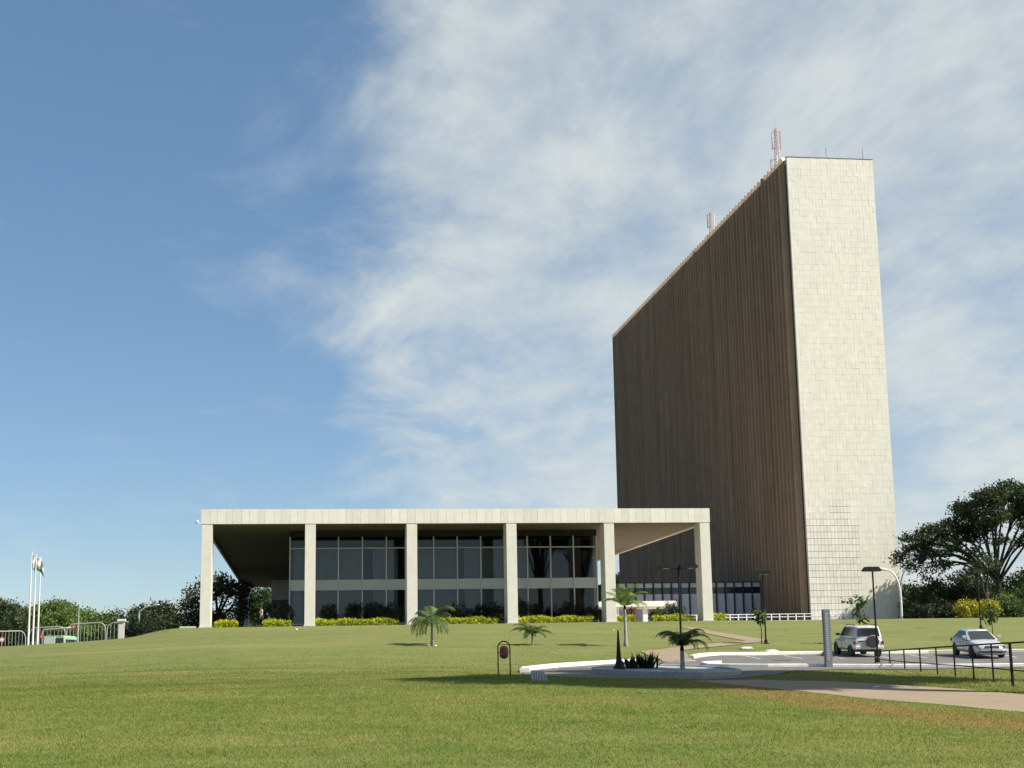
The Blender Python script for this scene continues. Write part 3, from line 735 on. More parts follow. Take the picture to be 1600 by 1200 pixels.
for i, (p0, p1, lb_) in enumerate(((335, 371, 'short clipped yellow hedge right of the leftmost palace column'), (412, 455, 'clipped yellow hedge between the walking person and the second column'),
        (492, 622, 'long clipped yellow hedge between the second and third columns'), (652, 776, 'long clipped yellow hedge between the third and fourth columns'),
        (807, 927, 'long clipped yellow hedge between the fourth and fifth columns'), (959, 990, 'short clipped yellow hedge just right of the fifth column'),
        (1019, 1084, 'clipped yellow hedge left of the rightmost column'), (1112, 1133, 'small yellow hedge right of the rightmost palace column'))):
    hedge(lb_, p0, p1, 20+i)
bushes = [(432, 946, 40, 3.2), (514, 950, 24, 4), (556, 948, 27, 4.6), (586, 946, 28, 4.2), (612, 949, 26, 4.6), (716, 947, 28, 4.3), (752, 950, 26, 4.8), (778, 945, 26, 4.2),
          (818, 943, 26, 4.2), (838, 948, 20, 4.9), (893, 946, 28, 4.4), (910, 952, 18, 5), (928, 949, 18, 4.3)]
bl_ = ['large dark bush beside the walking person', 'dark rounded bush nearest the second column, right side', 'second dark bush in the bay right of the second column', 'third dark bush in the bay right of the second column',
       'dark bush close to the left of the third column', 'dark bush right of the young palm and third column', 'middle dark bush in the bay left of the fourth column', 'dark bush touching the left edge of the fourth column',
       'dark bush touching the right edge of the fourth column', 'low dark bush second from the fourth column rightwards', 'broad dark bush in the bay left of the fifth column', 'low dark bush second left of the fifth column', 'dark bush touching the left of the fifth column']
for i, (px, pt, wpx, dy) in enumerate(bushes):
    p = onY(px, 970, PY0+dy); h = onY(px, pt, PY0+dy).z-FLOOR+.1
    shrub('bush', bl_[i], (p.x, PY0+dy, FLOOR+.04), M2(wpx, 131)*1.25, h*1.12, L_bush, 60+i, group='dark bushes before the glass hall', per=12, size=.16)
p = gd(1055, 133); shrub('bush', 'dark clipped round bush by the lamp post left of the rightmost column', (p.x, p.y, FLOOR), M2(36, 133), 1.85, L_bush, 90, per=12, size=.16, dep=1.6)
p = gd(1030, 138); shrub('bush', 'lighter green loose bush in front of the white canopy', (p.x, p.y, FLOOR), M2(34, 138), 1.45, L_mid, 91, per=8, size=.2, dep=1.6)

# ------------------------------------------------------------------ lamps, posts and lawn furniture
def box_lamp(label, px, d, h, heads, seed=0, rotz=0):
    b = gd(px, d); t = thing('lamp_post', label, 'lamp post', b, rotz, 'black lamp posts of the car park')
    part('pole', MB().lathe([(.11, -.3), (.11, .25), (.055, .3), (.045, h)], 10), m_black, t, smooth=False)
    part('base_plate', MB().box(-.16, .16, -.16, .16, -.1, .05), m_black, t)
    for hx in heads:
        o = part('lamp_head', MB().prism([(-.5, -.04), (-.34, .14), (.34, .14), (.5, -.04), (.46, -.10), (-.46, -.10)], -.2, .2), m_black, t, (hx, 0, h+.08))
        part('lens', MB().box(-.3, .3, -.12, .12, -.115, -.098), m_lamp, o)
    if len(heads) > 1 or abs(heads[0]) > .05:
        part('arm', MB().box(min(heads+[0])-.02, max(heads+[0])+.02, -.035, .035, h-.06, h-.01), m_black, t)
    return t
def lamp_h(px, d, ytop): return at(px, ytop, d).z-gd(px, d).z
box_lamp('black double headed lamp post on the stone edged planting island', 1066, 71.5, lamp_h(1065, 71.5, 887), [-.44, .44])
box_lamp('black lamp post with single wide head beside the light coloured off-roader', 1372, 79.8, lamp_h(1372, 79.8, 892), [-.05], rotz=.0)
box_lamp('slim black lamp post on the lawn in front of the lobby wing', 1197, 97.5, lamp_h(1197, 97.5, 897), [.06])
box_lamp('black lamp post behind the silver saloon, against the trees', 1533, 112, lamp_h(1533, 112, 893), [.05])

def curved_lamp(label, px, d, pts, m=m_white):
    b = gd(px, d, .1); t = thing('street_light', label, 'street light', b, 0, 'curved street lights')
    P = [at(x, y, d)-b for x, y in pts]; P[0] = Vector((0, 0, 0))
    Q_ = []
    for i in range(len(P)-1):
        for s in range(4):
            p0, p1, p2, p3 = P[max(i-1, 0)], P[i], P[i+1], P[min(i+2, len(P)-1)]; u = s/4
            Q_.append(.5*((2*p1)+(p2-p0)*u+(2*p0-5*p1+4*p2-p3)*u*u+(3*p1-p0-3*p2+p3)*u**3))
    Q_.append(P[-1]); k = len(Q_)
    part('pole', MB().tube(Q_, [.15-.08*i/k for i in range(k)], 8), m, t, smooth=True)
    e = (Q_[-1]-Q_[-3]).normalized()
    part('lamp_head', MB().tube([Q_[-1]-e*.1, Q_[-1]+e*.25, Q_[-1]+e*.8, Q_[-1]+e*.95], [.08, .16, .13, .04], 8), m, t, smooth=True)
curved_lamp('tall white curved street light at the right foot of the tower', 1409, 163, [(1409, 972), (1407.5, 935), (1404, 912), (1398, 899), (1391, 892), (1386, 890.5)])
curved_lamp('curved street light behind the end wall, bending right beside the tower', 1407, 190, [(1407, 972), (1407, 925), (1409, 905), (1413, 893), (1416, 890)], m_galv)
curved_lamp('curved grey street light among the far trees on the left', 217, 190, [(217, 985), (217, 962), (221, 954), (229, 948.5), (238, 946.5)], m_galv)

# grey totem
td = 74.5; b = gd(1295, td); tH = at(1290, 952, td).z-b.z
tot = thing('totem_post', 'tall grey ribbed metal totem post leaning slightly beside the parking entrance', 'post', b)
part('body', MB().box(-.17, .17, -.13, .13, -.4, tH), m_grey, tot, bevel=.01)
for k in range(22): part('rib', MB().box(-.11, .03, -.145, -.128, .35+k*(tH-.5)/22, .35+(k+.55)*(tH-.5)/22), m_galv, tot)
# litter bin
bd = 62.5; b = gd(788, bd, .03); bH = at(788, 1002, bd).z-b.z; bw = M2(19, bd)/2
binn = thing('litter_bin', 'dark red capsule litter bin hung in a black hoop frame', 'bin', b)
arc = [(-bw, 0, -.3), (-bw, 0, bH-bw)]+[(-bw*math.cos(a), 0, bH-bw+bw*math.sin(a)) for a in np.linspace(.2, math.pi-.2, 12)]+[(bw, 0, bH-bw), (bw, 0, -.3)]
part('hoop', MB().tube(arc, .026, 8), m_black, binn, smooth=True)
cr, ch = M2(6.8, bd), M2(20, bd); cz = bH-M2(17, bd)
prof = [(.02, -ch/2)]+[(cr*math.sin(a), -ch/2+cr*.7*(1-math.cos(a))) for a in np.linspace(.3, math.pi/2, 5)]+[(cr*math.sin(a), ch/2-cr*.7*(1-math.cos(math.pi-a))*1.0+0) for a in np.linspace(math.pi/2, math.pi-.3, 5)]
prof = [(.02, -ch/2)]+[(cr*math.sin(a), -ch/2+cr*.7-cr*.7*math.cos(a)) for a in np.linspace(.25, math.pi/2, 5)]+[(cr*math.cos(a), ch/2-cr*.7+cr*.7*math.sin(a)) for a in np.linspace(0, math.pi/2-.25, 5)]+[(.02, ch/2)]
body = part('bin_body', MB().lathe(prof, 18), m_binred, binn, (0, 0, cz), smooth=True)
part('pivot', MB().tube([(-bw, 0, 0), (-cr*.9, 0, 0)], .016, 6), m_black, body); part('pivot', MB().tube([(cr*.9, 0, 0), (bw, 0, 0)], .016, 6), m_black, body)
part('seam', MB().lathe([(cr*1.0, -.012), (cr*1.025, -.008), (cr*1.025, .008), (cr*1.0, .012)], 18), m_binred, body)
# small sloping concrete sign with raised characters
sgd = 55.6; b = gd(841, sgd, .02); sg = thing('concrete_sign', 'small sloping grey concrete sign with raised characters at the lawn edge', 'sign', b, rad(-8))
sH, sW = M2(19, sgd), M2(22, sgd)
Rs = Matrix.Rotation(rad(-14), 4, 'X')
part('slab', MB().box(-sW*.5, sW*.42, 0, .06, -.15, sH*.92, Rs), m_kerbdk, sg)
ring = [(-sW*.3+sW*.13*math.cos(a), -.02, sH*.5+sH*.26*math.sin(a)) for a in np.linspace(0, 2*math.pi, 17)]
m_conc = mat('pale_concrete', rough=.85, build=wobble((.5, .51, .51), .12, 8, .2))
part('character', MB().tube([tuple(Rs @ Vector(p)) for p in ring], .022, 6, False), m_conc, sg)
for x0, x1 in ((-.04, -.04), (.14, .14), (.26, .44)):
    part('character', MB().tube([tuple(Rs @ Vector((sW*x0, -.02, sH*.86))), tuple(Rs @ Vector((sW*x1, -.02, .0)))], .022, 6), m_conc, sg)
for k in range(6): part('tooth', MB().box(-sW*.46+k*sW*.15, -sW*.40+k*sW*.15, 0, .06, sH*.9, sH*1.03, Rs), m_conc, sg)
part('strut', MB().tube([(sW*.38, .12, sH*.9), (sW*.72, .05, -.1)], .028, 6), m_conc, sg)
# planting island
ic = gp(1040, 1052); isl_d = hd(ic)
n_i = 40; rx_, ry_ = M2(112, isl_d), 4.6
ip = [(ic.x+cy_*rx_*math.cos(a)+sy_*ry_*math.sin(a), ic.y-sy_*rx_*math.cos(a)+cy_*ry_*math.sin(a), 0) for a in np.linspace(0, 2*math.pi, n_i, endpoint=False)]
isl, isl_poly = drape('gravel_bed', ip, m_gravel, .17, world=True, step=.6)
struct(strip('kerb', ip, .22, .24, m_kerbdk, closed=True))
# dark spike
kd_ = 67.8; b = gd(967.5, kd_, -.12); kH = at(967, 985, kd_).z-b.z
sp = thing('garden_spike', 'dark tapering metal spike with flared foot on the planting island', 'sculpture', b)
part('shaft', MB().lathe([(.17, .28), (.12, .5), (.085, kH*.55), (.05, kH*.85), (.035, kH)], 6), m_black, sp)
part('foot', MB().lathe([(.36, -.12), (.36, .0), (.3, .06), (.17, .28)], 6), m_black, sp)
def agave(label, px, d, w, h, nl_, seed):
    b = gd(px, d, -.15); rng = np.random.default_rng(seed); t = thing('agave_clump', label, 'plant', b, 0, 'spiky clumps on the island')
    me0 = None
    for k in range(nl_):
        a = rng.uniform(0, 6.28); el = rng.uniform(.5, 1.45); ln = h*rng.uniform(.75, 1.1); c0 = Vector((rng.normal(0, w*.2), rng.normal(0, w*.15), 0))
        dr = Vector((math.cos(a)*math.cos(el)*min(1, w/h), math.sin(a)*math.cos(el)*min(1, w/h), math.sin(el))); sd_ = dr.cross(Vector((0, 0, 1))).normalized()
        m1 = c0+dr*ln*.5+Vector((0, 0, .04)); tip = c0+dr*ln; nn = sd_.cross(dr).normalized()*.02; ww = .055
        V = np.array([tuple(x) for x in (c0-sd_*ww*.8, c0+sd_*ww*.8, m1-sd_*ww, m1+sd_*ww, m1+nn*2, tip, c0+nn)])
        Q = np.array([(0, 6, 4, 2), (6, 1, 3, 4), (2, 4, 5, 5), (4, 3, 5, 5)])
        mb = MB(); mb.v = [tuple(x) for x in V]; mb.f = [(0, 6, 4, 2), (6, 1, 3, 4), (2, 4, 5), (4, 3, 5)]
        me = mb.mesh('leaf'); at_ = me.color_attributes.new('tint', 'FLOAT_COLOR', 'POINT'); v = rng.uniform(.7, 1.3); at_.data.foreach_set('color', [v, v, v, 1]*len(me.vertices))
        link('leaf', me, L_agave, t)
agave('larger dark spiky agave clump between the spike and the palm', 1012, 69.5, 1.1, .85, 60, 1)
agave('smaller dark spiky agave clump next to the dark spike', 988, 69.3, .65, .62, 38, 2)
# palms
d = 68.5; b = gd(1067, d, -.1); palm('palm_tree', 'dark young palm on the gravel island below the double lamp', b, .95, 18, 1.5, 5, L_palm, droop=1.3, tr=.12, elr=(.6, 1.5))
d = 94; b = gd(978, d); palm('palm_tree', 'tallest palm on the lawn with bright fronds and thin pale trunk', b, at(978, 950, d).z-b.z, 16, 1.6, 3, L_palmy, tr=.11, spread=1.0, droop=.85, elr=(.55, 1.6))
d = 94; b = gd(675, d); palm('palm_tree', 'young palm with drooping fronds before the third column', b, at(675, 975, d).z-b.z, 22, 1.9, 8, L_palm, tr=.09, droop=1.25, elr=(.2, 1.55))
d = 94.5; b = gd(832, d); palm('palm_tree', 'small low palm on the lawn right of the litter bin', b, at(833, 993, d).z-b.z, 15, 1.4, 11, L_palm, tr=.08, droop=.9, elr=(.35, 1.45))
m_stone = mat('white_stone', rough=.9, build=wobble((.6, .58, .54), .15, 6))
for k, (px, d, lb_) in enumerate(((669, 93.4, 'white stone at the left of the young palm trunk'), (680, 93.2, 'white stone at the right of the young palm trunk'), (958, 111, 'small white stone on the lawn left of the tall palm'), (463, 118, 'scrap of white paper on the lawn by the second column'), (1166, 92, 'flat pale stone slab beside the paved path'), (1205, 89.5, 'pale stone on the lawn behind the car park kerb'), (1369, 57, 'crumpled pale litter on the verge beside the footpath'))):
    b = gd(px, d); s = (.13, .11, .11, .14, .3, .3, .1)[k]
    bm = bmesh.new(); bmesh.ops.create_icosphere(bm, subdivisions=2, radius=1); rr = random.Random(k)
    for v in bm.verts: v.co *= rr.uniform(.75, 1.1); v.co.z = max(-.3, v.co.z)
    me = bpy.data.meshes.new('stone'); bm.to_mesh(me); bm.free(); me.transform(Matrix.Diagonal((s*(1.6 if k > 3 else 1), s*.9, s*.55, 1)))
    o = link('paper_scrap' if k in (3, 6) else 'stone', me, m_stone, None, b+Vector((0, 0, s*.12))); tag(o, lb_, 'litter' if k in (3, 6) else 'stone')

# black fence beside the car park
fpx = [(1368, 78.8, 1018), (1391, 75.6, 1016.5), (1414, 72.7, 1015), (1439, 69.9, 1013.3), (1465, 67.3, 1011.5), (1493, 64.9, 1009.8), (1522, 62.6, 1008), (1553, 60.3, 1006), (1583, 58.3, 1004.5), (1625, 55.8, 1002), (1668, 53.6, 999)]
fp = [gd(x, d) for x, d, y in fpx]; ft = [at(x, y, d) for x, d, y in fpx]
fen = thing('handrail_fence', 'black steel handrail fence running along the near side of the car park', 'fence', fp[0])
for k in range(len(fp)):
    a = fp[k]-fp[0]; c = Vector((fp[k].x, fp[k].y, ft[k].z))-fp[0]; r_ = .06 if k == 8 else .035
    part('post', MB().tube([a-Vector((0, 0, .3)), c], r_, 6), m_black, fen)
    if k < len(fp)-1:
        e = Vector((fp[k+1].x, fp[k+1].y, ft[k+1].z))-fp[0]; a2 = fp[k+1]-fp[0]
        part('rail', MB().tube([c, e], .034, 6), m_black, fen); part('rail', MB().tube([a.lerp(c, .38), a2.lerp(e, .38)], .024, 6), m_black, fen)

# saplings
def sapling(label, px, d, ytop, ylow, w, seed, lm=L_mid):
    b = gd(px, d); zt, zl_ = at(px, ytop, d).z-b.z, at(px, ylow, d).z-b.z; rng = np.random.default_rng(seed)
    t = thing('sapling', label, 'sapling', b, 0, 'young staked trees on the lawn')
    k = 26; C = np.stack([rng.normal(0, w*.45, k), rng.normal(0, w*.45, k), rng.uniform(zl_, zt, k)], 1)
    V, Q, ti = leaves(C, 9, .12, .26, rng, up=-.8); link('crown', np_mesh('crown', V, Q, ti), lm, t)
    mb = MB().tube([(0, 0, -.2), (.03, 0, zl_*.6), (-.03, 0, zt*.9)], [.035, .028, .012], 6)
    for q in C[:9]: mb.tube([(0, 0, q[2]*.85), tuple(q)], [.014, .006], 4)
    part('trunk', mb, m_bark, t)
sapling('young drooping tree standing behind the light coloured off-roader', 1345, 97, 934, 970, .8, 1, L_mid)
sapling('young tree beside the slim lamp post before the lobby', 1190, 97, 955, 972, .45, 2, L_mid)
sapling('young tree behind the silver saloon', 1551, 104, 948, 972, .45, 3, L_mid)

# ------------------------------------------------------------------ vehicles
def loft(st):
    """st: list of (x, [(y, z)...]) half sections, mirrored to a closed skin"""
    mb = MB(); k = len(st[0][1])
    for x, h in st:
        mb.v += [(x+ (p[2] if len(p) > 2 else 0), -p[0], p[1]) for p in h[::-1]] + [(x+(p[2] if len(p) > 2 else 0), p[0], p[1]) for p in h]
    w = 2*k
    for i in range(len(st)-1):
        for j in range(w): mb.f.append((i*w+j, i*w+(j+1) % w, (i+1)*w+(j+1) % w, (i+1)*w+j))
    mb.f += [tuple(range(w)), tuple((len(st)-1)*w+j for j in range(w))]
    return mb
def wheel(root, x, y, r, w=.2):
    sgn = 1 if y > 0 else -1; Rw = Matrix.Rotation(rad(90)*-sgn, 4, 'X')
    o = part('wheel', MB().lathe([(r*.62, -w*.5), (r*.9, -w*.5), (r, -w*.34), (r, w*.34), (r*.9, w*.5), (r*.64, w*.5), (r*.6, w*.38)], 22, Rw), m_tyre, root, (x, y, r), smooth=False)
    rim = MB().lathe([(r*.62, w*.2), (r*.63, w*.42), (r*.56, w*.34), (r*.5, w*.22)], 22, Rw)
    for k in range(6):
        a = k*math.pi/3; rim.box(-.03, .03, .02, r*.58, w*.26, w*.38, Rw @ Matrix.Rotation(a, 4, 'Z'))
    rim.lathe([(.07, w*.25), (.07, w*.42), (.02, w*.44)], 10, Rw)
    part('rim', rim, m_rim, o)
    part('hub_shadow', MB().lathe([(r*.55, w*.1), (r*.55, w*.2)], 18, Rw), m_plastic, o)
def panel4(a, b, c, d, m, name, root, th=.012, inset=.0):
    A = [Vector(p) for p in (a, b, c, d)]; nrm = (A[1]-A[0]).cross(A[3]-A[0]).normalized(); mb = MB()
    mb.v = [tuple(p-nrm*.02) for p in A]+[tuple(p+nrm*th) for p in A]
    mb.f = [(0, 1, 2, 3), (4, 5, 6, 7), (0, 1, 5, 4), (1, 2, 6, 5), (2, 3, 7, 6), (3, 0, 4, 7)]
    return part(name, mb, m, root)
def car(name, label, loc, rotz, paint, Lh, Wd, belt, roofz, cab, hood, trunk, wr, wb, suv=False, tilt=0.0):
    t = thing(name, label, 'car', loc, rotz); t.rotation_euler = (0, tilt, rotz)
    h = Lh/2; w = Wd/2; g = .2 if not suv else .3
    def sec(s, zt, zb=g, crown=.03):
        return [(w*s*.55, zb), (w*s*.93, zb+.03), (w*s*.99, zb+.18), (w*s, (zb+zt)*.52), (w*s*.985, zt-.16), (w*s*.92, zt-.035), (w*s*.55, zt+crown*.6), (w*s*.12, zt+crown)]
    if suv:
        st = [(-h, sec(.90, belt-.12, g+.1)), (-h+.05, sec(.96, belt-.02, g+.02)), (-h+.5, sec(1, belt, g)), (-.2, sec(1, belt)), (.75, sec(1, belt-.01)), (1.05, sec(.99, hood+.06)), (h-.5, sec(.97, hood)), (h-.12, sec(.93, hood-.08, g+.02)), (h, sec(.82, hood-.28, g+.1))]
    else:
        st = [(-h, sec(.72, trunk-.22, g+.14)), (-h+.06, sec(.84, trunk-.06, g+.06)), (-h+.35, sec(.94, trunk, g)), (-1.3, sec(1, trunk+.01)), (-.4, sec(1, belt)), (.6, sec(1, belt-.02)), (.95, sec(.99, hood+.05)), (h-.75, sec(.97, hood-.03)), (h-.3, sec(.91, hood-.12, g-.02)), (h-.08, sec(.80, hood-.24, g)), (h, sec(.62, hood-.34, g+.1))]
    b = part('body', loft(st), paint, t, smooth=True)
    md = b.modifiers.new('sub', 'SUBSURF'); md.levels = 2; md.render_levels = 2
    x0b, x1b, x0t, x1t = cab; wb_, wt_ = w*.93, w*(.80 if suv else .70)
    zb = belt-.05; zt = roofz
    # cabin
    cs = []
    for f in np.linspace(0, 1, 7):
        cs.append((x0t*f+x0b*(1-f), x1t*f+x1b*(1-f), wb_+(wt_-wb_)*f**1.35, zb+(zt-.05-zb)*f))
    mb = MB(); nn = 12
    for (xa, xb, ww, z) in cs:
        r_ = .12
        mb.v += [(xa, -ww+r_, z), (xa+r_, -ww, z), (xb-r_, -ww, z), (xb, -ww+r_, z), (xb+.06, 0, z), (xb, ww-r_, z), (xb-r_, ww, z), (xa+r_, ww, z), (xa, ww-r_, z), (xa-.04, 0, z)]
    k = 10
    for i in range(6):
        for j in range(k): mb.f.append((i*k+j, i*k+(j+1) % k, (i+1)*k+(j+1) % k, (i+1)*k+j))
    bse = len(mb.v); xa, xb, ww, z = cs[-1]
    mb.v += [(x_*.93+(xa+xb)*.035, y_*.9, zt) for (x_, y_, z_) in mb.v[6*k:7*k]]
    for j in range(k): mb.f.append((6*k+j, 6*k+(j+1) % k, bse+(j+1) % k, bse+j))
    mb.f.append(tuple(bse+j for j in range(k)))
    part('cabin', mb, paint, t, smooth=False)
    def P(f, e, s):   # f height fraction, e 0 rear..1 front, s side
        i = f*6; a = cs[int(min(5, i))]; c = cs[int(min(5, i))+1]; u = i-int(min(5, i)); q = [a[j]*(1-u)+c[j]*u for j in range(4)]
        return Vector((q[0]+(q[1]-q[0])*e, q[2]*s, q[3]))
    f0, f1 = .16, .92
    for s in (1, -1):
        cuts = ((.06, .33), (.36, .62), (.65, .93)) if suv else ((.1, .30), (.33, .60), (.63, .93))
        for (e0, e1) in cuts:
            q = [P(f0, e0, s), P(f0, e1, s), P(f1, e1, s), P(f1, e0, s)]
            q = q if s < 0 else [q[1], q[0], q[3], q[2]]
            panel4(*q, m_carglass, 'side_window', t)
    def E(f, s, front): 
        p = P(f, 1 if front else 0, s); return p+Vector(((.045 if front else -.03), 0, 0))
    q = [E(.1, .82, True), E(.1, -.82, True), E(.93, -.84, True), E(.93, .84, True)]; panel4(q[1], q[0], q[3], q[2], m_carglass, 'windscreen', t, .03)
    q = [E(.2, .8, False), E(.2, -.8, False), E(.9, -.82, False), E(.9, .82, False)]; panel4(*q, m_carglass, 'rear_window', t, .03)
    for x in (-wb/2, wb/2):
        for s in (1, -1):
            wheel(t, x, s*(w-.10), wr)
            sgn = s; Rw = Matrix.Rotation(rad(90)*-sgn, 4, 'X')
            part('wheel_arch', MB().lathe([(wr*1.17, -.2), (wr*1.17, -.015)], 24, Rw), m_plastic, t, (x, s*(w+.005), wr+.02))
    for s in (1, -1):
        mz = zb+.1; part('mirror', MB().box(x1b-.42, x1b-.28, s*(w-.02), s*(w+.19), mz, mz+.15) if s > 0 else MB().box(x1b-.42, x1b-.28, -(w+.19), -(w-.02), mz, mz+.15), m_plastic if suv else paint, t, bevel=.03)
        for hx in ((-.25, .65) if not suv else (-.3, .55)): part('door_handle', MB().box(hx-.1, hx+.1, s*(w-.01) if s > 0 else -(w+.025), s*(w+.025) if s > 0 else -(w-.01), belt-.22, belt-.18), m_plastic, t)
        part('door_seam', MB().box(.16, .175, s*w*.99 if s > 0 else -(w+.004), w+.004 if s > 0 else -w*.99, g+.12, belt-.1), m_plastic, t)
    return t, h, w, g
hdg_view = math.atan2(cy_, sy_)           # world angle of the viewing direction
# off-roader: tail towards us, nose away to the left
sp_ = gd(1340, 86.6); sp_.z += .035
suv, h, w, g = car('off_road_car', 'light champagne off-roader with covered spare wheel on its tailgate, parked', sp_, hdg_view+rad(19-13.1), m_suvp, 4.05, 1.74, 1.08, 1.70, (-1.98, .85, -1.85, .12), .98, 1.0, .345, 2.48, True, rad(-3))
part('spare_wheel', MB().lathe([(.1, -.09), (.33, -.09), (.36, -.05), (.36, .07), (.31, .11), (.1, .12)], 22, Matrix.Rotation(rad(-90), 4, 'Y')), m_tan, suv, (-h-.14, -.18, .86), smooth=False)
part('spare_rim', MB().lathe([(.30, .10), (.32, .125), (.28, .13)], 22, Matrix.Rotation(rad(-90), 4, 'Y')), m_plastic, suv, (-h-.14, -.18, .86))
part('rear_bumper', MB().box(-h-.1, -h+.22, -w*.96, w*.96, .42, .62), m_suvp, suv, bevel=.05)
part('under_bumper', MB().box(-h+.0, -h+.3, -w*.8, w*.8, .28, .42), m_plastic, suv)
for s in (1, -1):
    part('tail_lamp', MB().box(-h-.03, -h+.16, s*w*.88 if s > 0 else -w*.975, w*.975 if s > 0 else -w*.88, .70, .88), m_tail, suv)
    part('roof_rail', MB().tube([(-1.5, s*.6, 1.70), (-1.42, s*.6, 1.77), (-.1, s*.6, 1.77), (-.0, s*.6, 1.70)], .022, 6), m_plastic, suv)
part('plate', MB().box(-h-.115, -h-.1, .25, .6, .46, .58), m_plate, suv); part('tailgate_handle', MB().box(-h-.035, -h, .3, .62, .84, .9), m_plastic, suv)
# saloon: nose towards us to the right
sp_ = gd(1529, 85.0); sp_.z += .035
sed, h, w, g = car('saloon_car', 'silver four door saloon parked facing the viewer behind the black fence', sp_, hdg_view+rad(180+19-17.2), m_silver, 4.7, 1.8, .98, 1.46, (-2.05, .98, -1.2, .0), .90, 1.02, .325, 2.72, False, rad(4))
for s in (1, -1):
    R_ = Matrix.Translation((h-.19, s*w*.66, .66)) @ Matrix.Rotation(s*rad(-22), 4, 'Z')
    part('headlight', MB().box(-.17, .115, -.21, .21, -.065, .065, R_), m_lamp, sed, bevel=.03)
    part('fog_lamp', MB().box(h-.16, h-.02, s*.62-.13, s*.62+.13, .33, .41), m_plastic, sed)
    part('tail_lamp', MB().box(-h+.05, -h+.2, s*.66-.16, s*.66+.16, .74, .92), m_tail, sed)
part('grille', MB().box(h-.14, h+.012, -.38, .38, .58, .70), m_plastic, sed, bevel=.02); part('grille_bar', MB().box(h, h+.022, -.36, .36, .63, .65), m_rim, sed)
part('lower_intake', MB().box(h-.14, h+.008, -.52, .52, .30, .42), m_plastic, sed); part('plate', MB().box(h, h+.018, -.2, .2, .45, .55), m_plate, sed)

# ------------------------------------------------------------------ people
def person(label, loc, rotz, shirt, trousers, skin, hair, stride=.16, coat=False):
    t = bpy.data.meshes.new('body'); o = bpy.data.objects.new('person', t); col.objects.link(o)
    v, e, r = [], [], []
    def chain(pts, start=None):
        prev = start
        for (p, rr) in pts:
            v.append(p); r.append(rr); 
            if prev is not None: e.append((prev, len(v)-1))
            prev = len(v)-1
        return prev
    pel = chain([((0, 0, .96), (.16, .115))])
    ch_ = chain([((0, .0, 1.12), (.145, .105)), ((0, .0, 1.30), (.175, .12)), ((0, .0, 1.42), (.14, .095))], pel)
    chain([((0, .01, 1.49), (.06, .06)), ((0, .015, 1.56), (.075, .085)), ((0, .02, 1.64), (.082, .10)), ((0, .01, 1.72), (.06, .07))], ch_)
    for s in (-1, 1):
        k = stride*s
        chain([((s*.1, .0, .88), (.095, .1)), ((s*.105, k*.55, .52), (.062, .068)), ((s*.105, k-.06, .1), (.042, .05)), ((s*.11, k+.02, .04), (.045, .04)), ((s*.115, k+.14, .035), (.035, .03))], pel)
        hn = chain([((s*.21, 0, 1.40), (.06, .06)), ((s*.25, -k*.2, 1.12), (.042, .042)), ((s*.26, -k*.6+.05, .88), (.03, .03)), ((s*.26, -k*.7+.07, .81), (.032, .018))], ch_)
        for f, (dy, ln) in enumerate(((-.03, .075), (-.01, .088), (.01, .082), (.028, .065))):
            chain([((s*.262, -k*.7+.07+dy, .80-ln*.6), (.009, .009)), ((s*.252, -k*.7+.075+dy, .80-ln), (.008, .008))], hn)
        chain([((s*.245, -k*.7+.115, .79), (.01, .01)), ((s*.24, -k*.7+.125, .755), (.008, .008))], hn)
    t.from_pydata(v, e, [])
    md = o.modifiers.new('skin', 'SKIN'); o.modifiers.new('sub', 'SUBSURF').levels = 1
    for i, sv in enumerate(t.skin_vertices[0].data): sv.radius = r[i]; sv.use_root = (i == 0)
    bpy.context.view_layer.update()
    ev = o.evaluated_get(bpy.context.evaluated_depsgraph_get()); me = bpy.data.meshes.new_from_object(ev)
    o.modifiers.clear(); o.data = me; me.materials.clear()
    for m in (shirt, trousers, skin, hair): me.materials.append(m)
    for p in me.polygons:
        c = p.center; p.use_smooth = True
        p.material_index = (3 if (c.z > 1.66 or (c.z > 1.57 and c.y < .0)) else 2) if c.z > 1.46 and abs(c.x) < .14 else (2 if abs(c.x) > .2 and c.z < (.84 if coat else 1.1) else (1 if c.z < (.45 if coat else .98) else 0)) if c.z > .08 else 3
    o.location = loc; o.rotation_euler = (0, 0, rotz); 
    # face details
    for s in (-1, 1):
        part('eye', MB().lathe([(.004, -.008), (.011, 0), (.004, .008)], 8), m_black, o, (s*.032, .108, 1.63)); part('ear', MB().lathe([(.006, -.03), (.02, 0), (.006, .03)], 8), skin, o, (s*.088, .01, 1.625))
    part('nose', MB().lathe([(.016, -.02), (.012, 0), (.004, .03)], 8), skin, o, (0, .12, 1.60)); part('mouth', MB().box(-.025, .025, .09, .104, -.004, .004), m_red, o, (0, 0, 1.565))
    return tag(o, label, 'person')
m_skin = mat('skin', rough=.6, build=wobble((.30, .17, .11), .05, 5)); m_hair = mat('hair', (.012, .01, .009), rough=.7)
m_pink = mat('pink_shirt', rough=.85, build=wobble((.55, .40, .40), .08, 6)); m_trou = mat('dark_trousers', rough=.9, build=wobble((.018, .018, .02), .2, 6))
m_drk = mat('dark_suit', rough=.9, build=wobble((.03, .024, .022), .2, 6))
b = onY(408, 980, PY0+1.6); person('person in a pale pink shirt and dark trousers walking under the roof', (b.x, PY0+1.6, FLOOR), rad(115), m_pink, m_trou, m_skin, m_hair, .2)
b = onY(988, 974, PY0+9); person('person in dark clothes standing under the white canopy', (b.x, PY0+9, FLOOR), rad(160), m_drk, m_drk, m_skin, m_hair, .05, True)

